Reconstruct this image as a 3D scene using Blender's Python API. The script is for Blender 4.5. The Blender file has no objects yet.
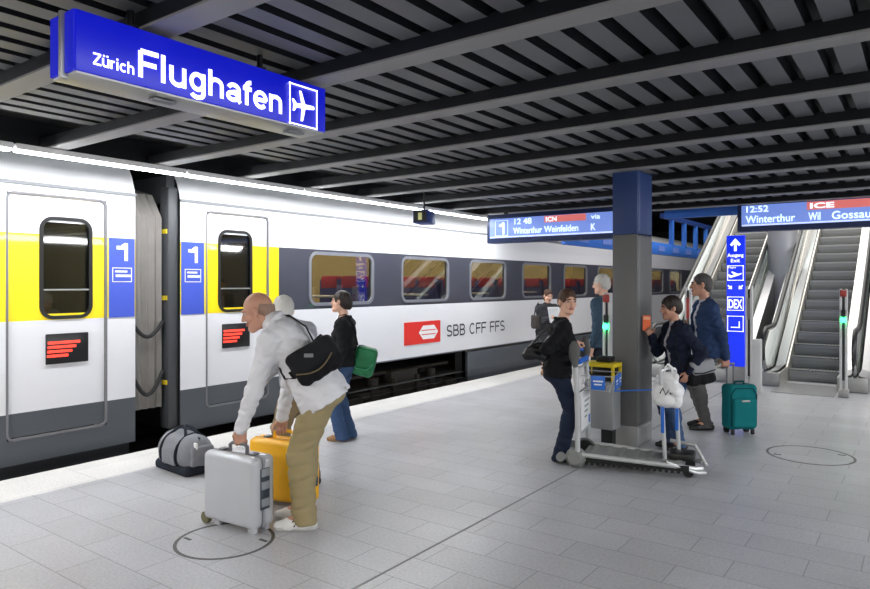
import bpy, bmesh, math, random
import numpy as np
from mathutils import Vector, Matrix, Euler

# ------------------------------------------------------------------ camera, world, light, exposure
scn = bpy.context.scene
COL = scn.collection
YAW = math.radians(36.2)
cam_d = bpy.data.cameras.new('camera'); cam = bpy.data.objects.new('camera', cam_d); COL.objects.link(cam)
cam_d.sensor_width = 36.0; cam_d.lens = 36.0 * 670.0 / 870.0; cam_d.shift_y = -11.0 / 870.0
cam_d.clip_start = 0.05; cam_d.clip_end = 200
cam.location = (0, 0, 1.72); cam.rotation_euler = (math.pi / 2, 0, YAW)
scn.camera = cam
FW = Vector((-math.sin(YAW), math.cos(YAW), 0)); RT = Vector((math.cos(YAW), math.sin(YAW), 0))


def at(lat, dep, z=0.0):            # a ground point from its sideways and forward distance in metres
    p = RT * lat + FW * dep
    return Vector((p.x, p.y, z))


w = bpy.data.worlds.new('world'); scn.world = w; w.use_nodes = True
w.node_tree.nodes['Background'].inputs[0].default_value = (0.62, 0.68, 0.80, 1)
w.node_tree.nodes['Background'].inputs[1].default_value = 0.16


def area(name, loc, rot, sx, sy, power, col=(1, 1, 1)):
    d = bpy.data.lights.new(name, 'AREA'); d.shape = 'RECTANGLE'; d.size = sx; d.size_y = sy
    d.energy = power; d.color = col
    o = bpy.data.objects.new(name, d); COL.objects.link(o); o.location = loc; o.rotation_euler = rot
    return o


# fluorescent run along the far platform edge (out of the frame to the right)
area('far_edge_tubes', (4.6, 5.0, 2.85), (0, math.radians(32), 0), 0.25, 18, 760, (0.96, 0.98, 1.0))
area('rear_fill', (-2.2, -3.2, 2.85), (math.radians(20), 0, 0), 6.0, 0.25, 200, (1.0, 0.92, 0.80))  # unseen warm fill, added behind the camera to light surfaces facing it
area('near_edge_tubes', (-6.16, 4.0, 2.835), (0, math.radians(6), 0), 0.10, 14, 400, (0.96, 0.985, 1.0))
area('hall_above', (-2.0, 17.0, 6.5), (0, 0, 0), 6.0, 7.0, 700, (1.0, 0.97, 0.92))
scn.view_settings.view_transform = 'Standard'; scn.view_settings.look = 'None'
scn.view_settings.gamma = 1.0; scn.view_settings.use_curve_mapping = False
scn.view_settings.exposure = 0.0
scn.cycles.use_denoising = True
scn.cycles.max_bounces = 8

# ------------------------------------------------------------------ materials


def lin(c):
    f = lambda v: v / 12.92 if v <= 0.04045 else ((v + 0.055) / 1.055) ** 2.4
    return tuple(f(x / 255.0) for x in c) + (1.0,)


MC = {}


def mat(name, rgb, rough=0.6, metal=0.0, var=0.12, scale=6.0, bump=0.0, bscale=60.0, coat=0.0, spec=0.5):
    if name in MC: return MC[name]
    m = bpy.data.materials.new(name); m.use_nodes = True; nt = m.node_tree; b = nt.nodes['Principled BSDF']
    tc = nt.nodes.new('ShaderNodeTexCoord'); n = nt.nodes.new('ShaderNodeTexNoise')
    n.inputs['Scale'].default_value = scale; n.inputs['Detail'].default_value = 4
    nt.links.new(tc.outputs['Object'], n.inputs['Vector'])
    r = nt.nodes.new('ShaderNodeMix'); r.data_type = 'RGBA'
    c = lin(rgb)
    r.inputs[6].default_value = tuple(x * (1 - var) for x in c[:3]) + (1,)
    r.inputs[7].default_value = tuple(min(1, x * (1 + var)) for x in c[:3]) + (1,)
    nt.links.new(n.outputs['Fac'], r.inputs[0]); nt.links.new(r.outputs[2], b.inputs['Base Color'])
    b.inputs['Roughness'].default_value = rough; b.inputs['Metallic'].default_value = metal
    b.inputs['Coat Weight'].default_value = coat; b.inputs['Specular IOR Level'].default_value = spec
    if bump > 0:
        n2 = nt.nodes.new('ShaderNodeTexNoise'); n2.inputs['Scale'].default_value = bscale
        n2.inputs['Detail'].default_value = 3
        nt.links.new(tc.outputs['Object'], n2.inputs['Vector'])
        bp = nt.nodes.new('ShaderNodeBump'); bp.inputs['Strength'].default_value = bump
        bp.inputs['Distance'].default_value = 0.01
        nt.links.new(n2.outputs['Fac'], bp.inputs['Height']); nt.links.new(bp.outputs[0], b.inputs['Normal'])
    MC[name] = m
    return m


def emis(name, rgb, strength, base=None):
    if name in MC: return MC[name]
    m = bpy.data.materials.new(name); m.use_nodes = True; b = m.node_tree.nodes['Principled BSDF']
    b.inputs['Base Color'].default_value = lin(base or rgb); b.inputs['Roughness'].default_value = 0.35
    b.inputs['Emission Color'].default_value = lin(rgb); b.inputs['Emission Strength'].default_value = strength
    MC[name] = m
    return m


def glass(name, tint, gloss=0.12):
    m = bpy.data.materials.new(name); m.use_nodes = True; nt = m.node_tree
    for n in list(nt.nodes): nt.nodes.remove(n)
    out = nt.nodes.new('ShaderNodeOutputMaterial'); mx = nt.nodes.new('ShaderNodeMixShader')
    tr = nt.nodes.new('ShaderNodeBsdfTransparent'); gl = nt.nodes.new('ShaderNodeBsdfGlossy')
    fr = nt.nodes.new('ShaderNodeLayerWeight'); fr.inputs[0].default_value = gloss  # facing weight, the same from both sides
    tr.inputs[0].default_value = lin(tint); gl.inputs['Roughness'].default_value = 0.03
    nt.links.new(fr.outputs['Facing'], mx.inputs[0]); nt.links.new(tr.outputs[0], mx.inputs[1])
    nt.links.new(gl.outputs[0], mx.inputs[2]); nt.links.new(mx.outputs[0], out.inputs[0])
    MC[name] = m
    return m


def floor_mat(name, c1, c2, mortar, bw, rh, rough, offx=0, offy=0, mort=0.004):
    m = bpy.data.materials.new(name); m.use_nodes = True; nt = m.node_tree; b = nt.nodes['Principled BSDF']
    tc = nt.nodes.new('ShaderNodeTexCoord'); mp = nt.nodes.new('ShaderNodeMapping')
    mp.inputs['Location'].default_value = (offx, offy, 0)
    nt.links.new(tc.outputs['Object'], mp.inputs[0])
    br = nt.nodes.new('ShaderNodeTexBrick'); br.offset = 0.42; br.squash = 1.0
    br.inputs['Scale'].default_value = 1.0; br.inputs['Mortar Size'].default_value = mort
    br.inputs['Brick Width'].default_value = bw; br.inputs['Row Height'].default_value = rh
    br.inputs['Mortar Smooth'].default_value = 0.3
    br.inputs['Color1'].default_value = lin(c1); br.inputs['Color2'].default_value = lin(c2)
    br.inputs['Mortar'].default_value = lin(mortar)
    nt.links.new(mp.outputs[0], br.inputs['Vector'])
    n = nt.nodes.new('ShaderNodeTexNoise'); n.inputs['Scale'].default_value = 55; n.inputs['Detail'].default_value = 8
    n2 = nt.nodes.new('ShaderNodeTexNoise'); n2.inputs['Scale'].default_value = 1.3; n2.inputs['Detail'].default_value = 6
    nt.links.new(tc.outputs['Object'], n.inputs['Vector']); nt.links.new(tc.outputs['Object'], n2.inputs['Vector'])
    r1 = nt.nodes.new('ShaderNodeMapRange'); r1.inputs[1].default_value = 0.3; r1.inputs[2].default_value = 0.7
    r1.inputs[3].default_value = 0.86; r1.inputs[4].default_value = 1.12
    r2 = nt.nodes.new('ShaderNodeMapRange'); r2.inputs[1].default_value = 0.3; r2.inputs[2].default_value = 0.7
    r2.inputs[3].default_value = 0.9; r2.inputs[4].default_value = 1.08
    nt.links.new(n.outputs['Fac'], r1.inputs[0]); nt.links.new(n2.outputs['Fac'], r2.inputs[0])
    mu = nt.nodes.new('ShaderNodeMath'); mu.operation = 'MULTIPLY'
    nt.links.new(r1.outputs[0], mu.inputs[0]); nt.links.new(r2.outputs[0], mu.inputs[1])
    vm = nt.nodes.new('ShaderNodeVectorMath'); vm.operation = 'SCALE'
    nt.links.new(br.outputs['Color'], vm.inputs[0]); nt.links.new(mu.outputs[0], vm.inputs['Scale'])
    nt.links.new(vm.outputs[0], b.inputs['Base Color'])
    b.inputs['Roughness'].default_value = rough
    bp = nt.nodes.new('ShaderNodeBump'); bp.inputs['Strength'].default_value = 0.15; bp.inputs['Distance'].default_value = 0.004
    nt.links.new(n.outputs['Fac'], bp.inputs['Height']); nt.links.new(bp.outputs[0], b.inputs['Normal'])
    MC[name] = m
    return m


FLOOR = floor_mat('granite_tiles', (176, 176, 179), (184, 184, 188), (138, 138, 140), 0.645, 0.285, 0.33, 0.31, 0.11)
EDGE = floor_mat('edge_stone', (205, 203, 200), (212, 210, 207), (180, 178, 175), 0.7, 1.0, 0.6)
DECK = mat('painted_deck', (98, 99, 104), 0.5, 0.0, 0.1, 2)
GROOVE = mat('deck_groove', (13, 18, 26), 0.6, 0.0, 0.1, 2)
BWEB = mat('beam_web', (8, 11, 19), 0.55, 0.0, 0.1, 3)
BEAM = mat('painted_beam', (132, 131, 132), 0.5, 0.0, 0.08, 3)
DARK = mat('dark_void', (16, 17, 20), 0.8)
BLACK = mat('black_plastic', (18, 18, 20), 0.45)
STEEL = mat('brushed_steel', (178, 178, 180), 0.32, 0.85, 0.06, 20)
STEELD = mat('dull_steel', (120, 122, 125), 0.45, 0.6, 0.08, 20)
ALU = mat('aluminium', (170, 170, 168), 0.4, 0.7, 0.06, 14)
TWHITE = mat('coach_white', (222, 222, 226), 0.28, 0.0, 0.02, 1, coat=0.3)
TYELL = mat('coach_yellow', (250, 222, 8), 0.3, 0.0, 0.03, 1, coat=0.3)
TGREY = mat('coach_band_grey', (64, 65, 76), 0.3, 0.0, 0.04, 1, coat=0.3)
TLOW = mat('coach_skirt_grey', (76, 80, 86), 0.4, 0.0, 0.05, 1)
TROOF = mat('coach_roof', (228, 229, 231), 0.4, 0.0, 0.04, 1)
TBLUE = mat('coach_panel_blue', (62, 84, 190), 0.3, 0.0, 0.03, 1)
RED = mat('logo_red', (222, 52, 44), 0.35, 0.0, 0.02, 2)
WHITEP = mat('white_paint', (236, 236, 236), 0.45, 0.0, 0.02, 2)
GREYP = mat('mid_grey_paint', (120, 122, 126), 0.45, 0.0, 0.06, 4)
RUBBER = mat('rubber', (26, 26, 27), 0.7)
GLASS = glass('coach_glass', (205, 205, 200), 0.2)
CLEAR = glass('clear_glass', (215, 222, 220), 0.15)
DGLASS = glass('door_glass', (118, 120, 112), 0.3)

# ------------------------------------------------------------------ mesh builder


class MB:
    def __init__(s):
        s.v = []; s.f = []; s.m = []; s.sm = []

    def add(s, vs, fs, mi=0, smooth=False, M=None):
        o = len(s.v)
        for p in vs:
            p = Vector(p)
            if M is not None: p = M @ p
            s.v.append(p)
        for f in fs:
            s.f.append([i + o for i in f]); s.m.append(mi); s.sm.append(smooth)

    def box(s, c, size, mi=0, M=None, bev=0.0, seg=2, taper=None):
        bm = bmesh.new(); bmesh.ops.create_cube(bm, size=1.0)
        for v in bm.verts:
            v.co = Vector((v.co.x * size[0], v.co.y * size[1], v.co.z * size[2]))
            if taper and v.co.z > 0: v.co.x *= taper[0]; v.co.y *= taper[1]
        if bev > 0:
            bmesh.ops.bevel(bm, geom=list(bm.edges), offset=bev, segments=seg, profile=0.5, affect='EDGES')
        bm.verts.index_update()
        T = Matrix.Translation(Vector(c))
        if M is not None: T = M @ T
        s.add([v.co.copy() for v in bm.verts], [[v.index for v in f.verts] for f in bm.faces], mi, bev > 0, T)
        bm.free(); return s

    def cyl(s, a, b, r, r2=None, mi=0, n=16, cap=True, M=None):
        a = Vector(a); b = Vector(b); r2 = r if r2 is None else r2
        d = (b - a).normalized(); u = d.orthogonal().normalized(); w_ = d.cross(u)
        vs = []; fs = []
        for k in range(n):
            t = 2 * math.pi * k / n; e = u * math.cos(t) + w_ * math.sin(t)
            vs += [a + e * r, b + e * r2]
        for k in range(n):
            j = (k + 1) % n; fs.append([2 * k, 2 * j, 2 * j + 1, 2 * k + 1])
        s.add(vs, fs, mi, True, M)
        if cap:
            s.add([vs[2 * k] for k in range(n)], [list(range(n - 1, -1, -1))], mi, False, M)
            s.add([vs[2 * k + 1] for k in range(n)], [list(range(n))], mi, False, M)
        return s

    def tube(s, pts, r, mi=0, n=8, M=None, flat=None, up=None):
        pts = [Vector(p) for p in pts]; rings = []; prev = None
        for i, p in enumerate(pts):
            d = (pts[min(i + 1, len(pts) - 1)] - pts[max(i - 1, 0)]).normalized()
            if up is not None:
                u = Vector(up).cross(d).normalized()
            elif prev is None: u = d.orthogonal().normalized()
            else:
                u = (prev - d * prev.dot(d)).normalized()
            prev = u; w_ = d.cross(u); ry = r if flat is None else flat
            rings.append([p + u * math.cos(2 * math.pi * k / n) * r + w_ * math.sin(2 * math.pi * k / n) * ry for k in range(n)])
        vs = [q for g in rings for q in g]; fs = []
        for i in range(len(rings) - 1):
            for k in range(n):
                j = (k + 1) % n; fs.append([i * n + k, i * n + j, (i + 1) * n + j, (i + 1) * n + k])
        fs.append(list(range(n - 1, -1, -1))); fs.append([(len(rings) - 1) * n + k for k in range(n)])
        s.add(vs, fs, mi, True, M); return s

    def prism(s, poly, h0, h1, axis='z', mi=0, M=None, smooth=False):
        n = len(poly)
        P = {'z': lambda a, b, h: (a, b, h), 'x': lambda a, b, h: (h, a, b), 'y': lambda a, b, h: (a, h, b)}[axis]
        vs = [P(a, b, h0) for a, b in poly] + [P(a, b, h1) for a, b in poly]
        fs = [list(range(n - 1, -1, -1)), list(range(n, 2 * n))]
        s.add(vs, fs, mi, False, M)
        s.add(vs, [[k, (k + 1) % n, n + (k + 1) % n, n + k] for k in range(n)], mi, smooth, M)
        return s

    def lathe(s, prof, mi=0, n=24, M=None):
        vs = []; fs = []
        for r, z in prof:
            for k in range(n):
                t = 2 * math.pi * k / n; vs.append((r * math.cos(t), r * math.sin(t), z))
        for i in range(len(prof) - 1):
            for k in range(n):
                j = (k + 1) % n; fs.append([i * n + k, i * n + j, (i + 1) * n + j, (i + 1) * n + k])
        s.add(vs, fs, mi, True, M); return s

    def sphere(s, c, r, mi=0, M=None, sc=(1, 1, 1)):
        prof = [(max(1e-4, r * math.sin(math.pi * i / 10)), -r * math.cos(math.pi * i / 10)) for i in range(11)]
        T = Matrix.Translation(Vector(c)) @ Matrix.Diagonal((*sc, 1))
        if M is not None: T = M @ T
        return s.lathe(prof, mi, 16, T)

    def build(s, name, mats, parent=None, loc=None, rotz=None, recalc=True):
        me = bpy.data.meshes.new(name)
        me.from_pydata([tuple(p) for p in s.v], [], s.f)
        if not isinstance(mats, (list, tuple)): mats = [mats]
        for m in mats: me.materials.append(m)
        me.polygons.foreach_set('material_index', s.m); me.polygons.foreach_set('use_smooth', s.sm)
        if recalc:
            bm = bmesh.new(); bm.from_mesh(me); bmesh.ops.remove_doubles(bm, verts=bm.verts, dist=1e-5)
            bmesh.ops.recalc_face_normals(bm, faces=bm.faces)
            for e in bm.edges:
                if len(e.link_faces) == 2 and e.calc_face_angle(0) > 0.6: e.smooth = False
            bm.to_mesh(me); bm.free()
        me.update()
        o = bpy.data.objects.new(name, me); COL.objects.link(o)
        if parent is not None: o.parent = parent
        if loc is not None: o.location = loc
        if rotz is not None: o.rotation_euler = (0, 0, rotz)
        return o


def empty(name, loc=(0, 0, 0), rotz=0.0):
    o = bpy.data.objects.new(name, None); COL.objects.link(o); o.location = loc; o.rotation_euler = (0, 0, rotz)
    o.empty_display_size = 0.1
    return o


def tag(o, label, cat, group=None):
    o['label'] = label; o['category'] = cat; o['kind'] = 'thing'
    if group: o['group'] = group
    return o


def struct(o):
    o['kind'] = 'structure'; return o


def sub(o, parent, label=None):
    o.parent = parent
    if label: o['label'] = label
    return o


def copy_tree(o, parent=None):
    c = o.copy(); COL.objects.link(c); c.parent = parent
    for ch in list(o.children): copy_tree(ch, c)
    return c


def text(name, s, material, parent, origin, rot, width, height, ext=0.002, bold=0.0, align='l'):
    """lettering: a flat text mesh scaled to width x height (cap height), origin = lower left of the letters"""
    cu = bpy.data.curves.new(name, 'FONT'); cu.body = s; cu.size = 1.0; cu.offset = bold
    cu.resolution_u = 4; cu.extrude = 0.01
    tmp = bpy.data.objects.new(name, cu); COL.objects.link(tmp)
    dg = bpy.context.evaluated_depsgraph_get(); me = bpy.data.meshes.new_from_object(tmp.evaluated_get(dg))
    bpy.data.objects.remove(tmp); bpy.data.curves.remove(cu)
    n = len(me.vertices); a = np.empty(n * 3); me.vertices.foreach_get('co', a); a = a.reshape(-1, 3)
    x0, x1 = a[:, 0].min(), a[:, 0].max()
    a[:, 0] = (a[:, 0] - x0) * (width / (x1 - x0)); a[:, 1] = a[:, 1] * (height / 0.729)
    a[:, 2] = a[:, 2] / 0.01 * ext
    me.vertices.foreach_set('co', a.ravel()); me.update()
    me.materials.clear(); me.materials.append(material)
    o = bpy.data.objects.new(name, me); COL.objects.link(o); o.parent = parent
    o.location = origin; o.rotation_euler = rot
    return o


def arc(cx, cy, rx, ry, a0, a1, n=14):
    return [(cx + rx * math.cos(math.radians(a0 + (a1 - a0) * k / n)), cy + ry * math.sin(math.radians(a0 + (a1 - a0) * k / n))) for k in range(n + 1)]


# bold grotesque letters as stroke centre lines, cap height 1, x-height 0.72; (advance, strokes)
X = 0.66
GL = {
    'F': (0.62, [[(0.08, 0), (0.08, 0.92)], [(0.08, 0.92), (0.58, 0.92)], [(0.08, 0.50), (0.52, 0.50)]]),
    'Z': (0.66, [[(0.05, 0.92), (0.60, 0.92)], [(0.57, 0.92), (0.08, 0.08)], [(0.05, 0.08), (0.62, 0.08)]]),
    'l': (0.25, [[(0.09, 0), (0.09, 1.0)]]),
    'i': (0.25, [[(0.09, 0), (0.09, 0.73)], [(0.09, 0.85), (0.09, 1.0)]]),
    'u': (0.60, [[(0.08, 0.73), (0.08, 0.34)] + arc(0.27, 0.27, 0.19, 0.20, 180, 300), [(0.46, 0.73), (0.46, 0)], arc(0.27, 0.27, 0.19, 0.20, 180, 340)]),
    'n': (0.60, [[(0.08, 0), (0.08, 0.73)], arc(0.27, 0.46, 0.19, 0.20, 200, 0) + [(0.46, 0)]]),
    'h': (0.60, [[(0.08, 0), (0.08, 1.0)], arc(0.27, 0.46, 0.19, 0.20, 200, 0) + [(0.46, 0)]]),
    'r': (0.42, [[(0.08, 0), (0.08, 0.73)], arc(0.30, 0.42, 0.22, 0.24, 180, 85)]),
    'f': (0.38, [[(0.15, 0), (0.15, 0.78)] + arc(0.31, 0.78, 0.16, 0.15, 180, 90), [(0.02, 0.66), (0.33, 0.66)]]),
    'c': (0.56, [arc(0.28, 0.36, 0.21, 0.30, 45, 315)]),
    'e': (0.59, [arc(0.28, 0.36, 0.21, 0.30, 0, 318), [(0.07, 0.36), (0.49, 0.36)]]),
    'g': (0.60, [arc(0.27, 0.38, 0.19, 0.28, 0, 360, 20), [(0.46, 0.73), (0.46, 0.0)] + arc(0.27, -0.03, 0.19, 0.17, 0, -160)]),
    'a': (0.58, [arc(0.27, 0.48, 0.18, 0.18, 165, 0) + [(0.45, 0.08), (0.50, 0.0)], arc(0.24, 0.21, 0.17, 0.14, 20, 330, 18), [(0.45, 0.42), (0.24, 0.37)]]),
    'S': (0.66, [arc(0.32, 0.70, 0.22, 0.22, 30, 270) + arc(0.32, 0.27, 0.24, 0.20, 90, -150)]),
    'B': (0.66, [[(0.09, 0), (0.09, 1)], [(0.09, 0.93), (0.34, 0.93)] + arc(0.34, 0.72, 0.18, 0.21, 90, -90) + [(0.09, 0.51)], [(0.34, 0.51)] + arc(0.36, 0.29, 0.20, 0.22, 90, -90) + [(0.09, 0.07)]]),
    'C': (0.72, [arc(0.36, 0.5, 0.27, 0.43, 45, 315)]),
    '1': (0.50, [[(0.30, 0), (0.30, 1.0)], [(0.06, 0.74), (0.30, 0.74)], [(0.20, 0.80), (0.30, 0.94)]]),
    ' ': (0.36, []),
}
GL['ü'] = (0.60, GL['u'][1] + [[(0.15, 0.85), (0.15, 1.0)], [(0.39, 0.85), (0.39, 1.0)]])


def letters(name, word, material, parent, origin, rot, width, height, stroke=0.15, ext=0.002):
    """bold sans lettering from flat strokes: origin lower left, width x cap height"""
    total = sum(GL[c][0] for c in word) - 0.1
    sx = width / total; b = MB(); x = 0.0; hw = stroke * height / 2; zz = 0.0
    for c in word:
        adv, strokes = GL[c]
        for pts in strokes:
            zz += 1e-5
            P = [Vector(((p[0] + x) * sx, p[1] * height)) for p in pts]; n = len(P); Lf = []; Rt = []
            for i in range(n):
                d0 = (P[i] - P[i - 1]).normalized() if i else (P[1] - P[0]).normalized()
                d1 = (P[i + 1] - P[i]).normalized() if i < n - 1 else d0
                nr = (Vector((-d0.y, d0.x)) + Vector((-d1.y, d1.x))).normalized()
                q = hw / max(0.5, nr.dot(Vector((-d0.y, d0.x))))
                Lf.append(P[i] + nr * q); Rt.append(P[i] - nr * q)
            vs = [(p.x, p.y, zz) for p in Lf + Rt] + [(p.x, p.y, zz + ext) for p in Lf + Rt]
            m2 = 2 * n; fs = []
            for i in range(n - 1):
                fs += [[i, n + i, n + i + 1, i + 1], [m2 + i, m2 + i + 1, m2 + n + i + 1, m2 + n + i], [i, i + 1, m2 + i + 1, m2 + i], [n + i, m2 + n + i, m2 + n + i + 1, n + i + 1]]
            fs += [[0, m2, m2 + n, n], [n - 1, 2 * n - 1, m2 + 2 * n - 1, m2 + n - 1]]
            b.add(vs, fs)
        x += adv
    o = b.build(name, material, parent, recalc=False); o.location = origin; o.rotation_euler = rot
    return o


RX = (math.pi / 2, 0, math.pi / 2)     # lettering that faces +X
RY = (math.pi / 2, 0, 0)               # lettering that faces -Y

# ------------------------------------------------------------------ organic surfaces: blended solids polygonised into ONE mesh


def V(*a): return np.array(a, dtype=np.float64)


def nrm(a):
    a = np.asarray(a, float); return a / max(1e-9, np.linalg.norm(a))


def frame(f, up):
    """columns: forward, left, up"""
    f = nrm(f); l = nrm(np.cross(up, f)); u = np.cross(f, l)
    return np.stack([f, l, u], 1)


class Solid:
    def __init__(s, h=0.008):
        s.h = h; s.ops = []; s.lo = V(9, 9, 9); s.hi = V(-9, -9, -9); s.wr = None

    def _b(s, lo, hi, neg):
        if not neg: s.lo = np.minimum(s.lo, lo); s.hi = np.maximum(s.hi, hi)

    def cone(s, a, b, ra, rb=None, k=0.02, neg=False):
        rb = ra if rb is None else rb; a = np.asarray(a, float); b = np.asarray(b, float)
        lo = np.minimum(a - ra, b - rb); hi = np.maximum(a + ra, b + rb); s._b(lo, hi, neg)
        ab = b - a; L = max(1e-9, float(ab @ ab))

        def fn(p):
            t = np.clip(((p - a) @ ab) / L, 0, 1)
            return np.linalg.norm(p - a - t[..., None] * ab, axis=-1) - (ra + (rb - ra) * t)
        s.ops.append((fn, lo, hi, k, neg)); return s

    def ell(s, c, r, M=None, k=0.02, neg=False):
        c = np.asarray(c, float); r = np.asarray(r, float); M = np.eye(3) if M is None else M
        e = np.sqrt(((M * r) ** 2).sum(1)); s._b(c - e, c + e, neg)

        def fn(p):
            q = (p - c) @ M; k0 = np.linalg.norm(q / r, axis=-1); k1 = np.linalg.norm(q / (r * r), axis=-1)
            return k0 * (k0 - 1) / np.maximum(k1, 1e-6)
        s.ops.append((fn, c - e, c + e, k, neg)); return s

    def box(s, c, half, rad=0.02, M=None, k=0.015, neg=False):
        c = np.asarray(c, float); half = np.asarray(half, float); M = np.eye(3) if M is None else M
        e = np.abs(M) @ half; s._b(c - e, c + e, neg)

        def fn(p):
            q = np.abs((p - c) @ M) - (half - rad)
            return np.linalg.norm(np.maximum(q, 0), axis=-1) + np.minimum(q.max(-1), 0) - rad
        s.ops.append((fn, c - e, c + e, k, neg)); return s

    def cut(s, p0, n):
        p0 = np.asarray(p0, float); n = nrm(n)
        s.ops.append((lambda p: (p - p0) @ n, None, None, 0, 'cut')); return s

    def wrinkle(s, amp, freq, seed=0, stretch=(1, 1, 1)):
        s.wr = (amp, freq, seed, np.array(stretch)); return s

    def grid(s):
        h = s.h; pad = 0.02 + 3 * h
        lo = s.lo - pad; n = np.ceil((s.hi + pad - lo) / h).astype(int) + 1
        F = np.full(tuple(n), 1.0, np.float32)
        ax = [lo[i] + h * np.arange(n[i]) for i in range(3)]
        for fn, blo, bhi, k, neg in s.ops:
            if blo is None:
                i0 = np.zeros(3, int); i1 = n.copy()
            else:
                m = k + 2.5 * h
                i0 = np.clip(np.floor((blo - m - lo) / h).astype(int), 0, n); i1 = np.clip(np.ceil((bhi + m - lo) / h).astype(int) + 1, 0, n)
            if np.any(i1 <= i0): continue
            sl = tuple(slice(i0[j], i1[j]) for j in range(3))
            P = np.stack(np.meshgrid(ax[0][sl[0]], ax[1][sl[1]], ax[2][sl[2]], indexing='ij'), -1)
            d = fn(P).astype(np.float32); A = F[sl]
            if neg == 'cut': F[sl] = np.maximum(A, d)
            elif neg:
                g = np.maximum(k - np.abs(A + d), 0) / max(k, 1e-6); F[sl] = np.maximum(A, -d) + g * g * k * 0.25
            else:
                g = np.maximum(k - np.abs(A - d), 0) / max(k, 1e-6); F[sl] = np.minimum(A, d) - g * g * k * 0.25
        if s.wr:
            amp, fr, seed, st = s.wr; rs = np.random.RandomState(seed)
            P = np.stack(np.meshgrid(*ax, indexing='ij'), -1).astype(np.float32) * st.astype(np.float32)
            W = np.zeros(F.shape, np.float32)
            wob = np.sin(P @ rs.normal(0, fr * 0.45, 3).astype(np.float32)) * 1.4
            for _ in range(3):
                q = rs.normal(0, 1, 3); q = (q / np.linalg.norm(q) * fr * rs.uniform(0.6, 1.5)).astype(np.float32)
                W += 1.0 - 1.6 * np.abs(np.sin((P @ q) * 0.5 + wob + rs.uniform(0, 6)))
            F += (amp / 2.0) * W
        F[0] = F[-1] = 1; F[:, 0] = F[:, -1] = 1; F[:, :, 0] = F[:, :, -1] = 1
        return F, lo, h

    def surf(s):
        F, lo, h = s.grid(); S = F < 0
        cnt = np.zeros(tuple(np.array(F.shape) - 1), np.int8)
        for i in (0, 1):
            for j in (0, 1):
                for k in (0, 1):
                    cnt += S[i:F.shape[0] - 1 + i, j:F.shape[1] - 1 + j, k:F.shape[2] - 1 + k]
        act = (cnt > 0) & (cnt < 8); idx = np.argwhere(act)
        vid = np.full(cnt.shape, -1, np.int64); vid[act] = np.arange(len(idx))
        cor = np.array([[i, j, k] for i in (0, 1) for j in (0, 1) for k in (0, 1)])
        val = np.stack([F[idx[:, 0] + c[0], idx[:, 1] + c[1], idx[:, 2] + c[2]] for c in cor], 1)
        acc = np.zeros((len(idx), 3)); nn = np.zeros(len(idx))
        for a in range(8):
            for b in range(a + 1, 8):
                if np.abs(cor[a] - cor[b]).sum() != 1: continue
                va, vb = val[:, a], val[:, b]; x = (va < 0) != (vb < 0)
                t = np.where(x, va / np.where(x, va - vb, 1), 0)
                acc += np.where(x[:, None], cor[a] + t[:, None] * (cor[b] - cor[a]), 0); nn += x
        verts = lo + h * (idx + acc / nn[:, None])
        quads = []
        for axs in range(3):
            o1, o2 = [(1, 2), (2, 0), (0, 1)][axs]
            sA = [slice(None)] * 3; sB = [slice(None)] * 3
            sA[axs] = slice(0, -1); sB[axs] = slice(1, None)
            X = S[tuple(sA)] != S[tuple(sB)]; e = np.argwhere(X)
            ok = (e[:, o1] > 0) & (e[:, o2] > 0) & (e[:, o1] < cnt.shape[o1]) & (e[:, o2] < cnt.shape[o2]); e = e[ok]
            ins = S[e[:, 0], e[:, 1], e[:, 2]]

            def cell(d1, d2):
                q = e.copy(); q[:, o1] -= d1; q[:, o2] -= d2
                return vid[q[:, 0], q[:, 1], q[:, 2]]
            Q = np.stack([cell(1, 1), cell(0, 1), cell(0, 0), cell(1, 0)], 1)
            Q[~ins] = Q[~ins][:, ::-1]; quads.append(Q)
        return verts, np.concatenate(quads)

    def build(s, name, material, parent=None, extra=()):
        parts = [s.surf()] + [e.surf() for e in extra]
        vs = []; fs = []; o = 0
        for a, b in parts: vs.append(a); fs.append(b + o); o += len(a)
        vs = np.concatenate(vs); fs = np.concatenate(fs)
        me = bpy.data.meshes.new(name)
        me.vertices.add(len(vs)); me.vertices.foreach_set('co', vs.astype(np.float32).ravel())
        me.loops.add(len(fs) * 4); me.loops.foreach_set('vertex_index', fs.astype(np.int32).ravel())
        me.polygons.add(len(fs)); me.polygons.foreach_set('loop_start', np.arange(0, len(fs) * 4, 4, dtype=np.int32))
        me.polygons.foreach_set('use_smooth', np.ones(len(fs), bool))
        me.update(calc_edges=True); me.validate()
        me.materials.append(material)
        ob = bpy.data.objects.new(name, me); COL.objects.link(ob)
        if parent is not None: ob.parent = parent
        return ob


# ================================================================== THE STATION
PX0, PX1, EX = -6.5, 6.0, -5.85
ZB, ZD, ZT = 2.90, 2.985, 3.075          # beam underside, deck flats, deck grooves
struct(MB().box(((EX + PX1) / 2, 10, -0.25), (PX1 - EX, 46, 0.5)).build('floor', FLOOR))
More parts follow.
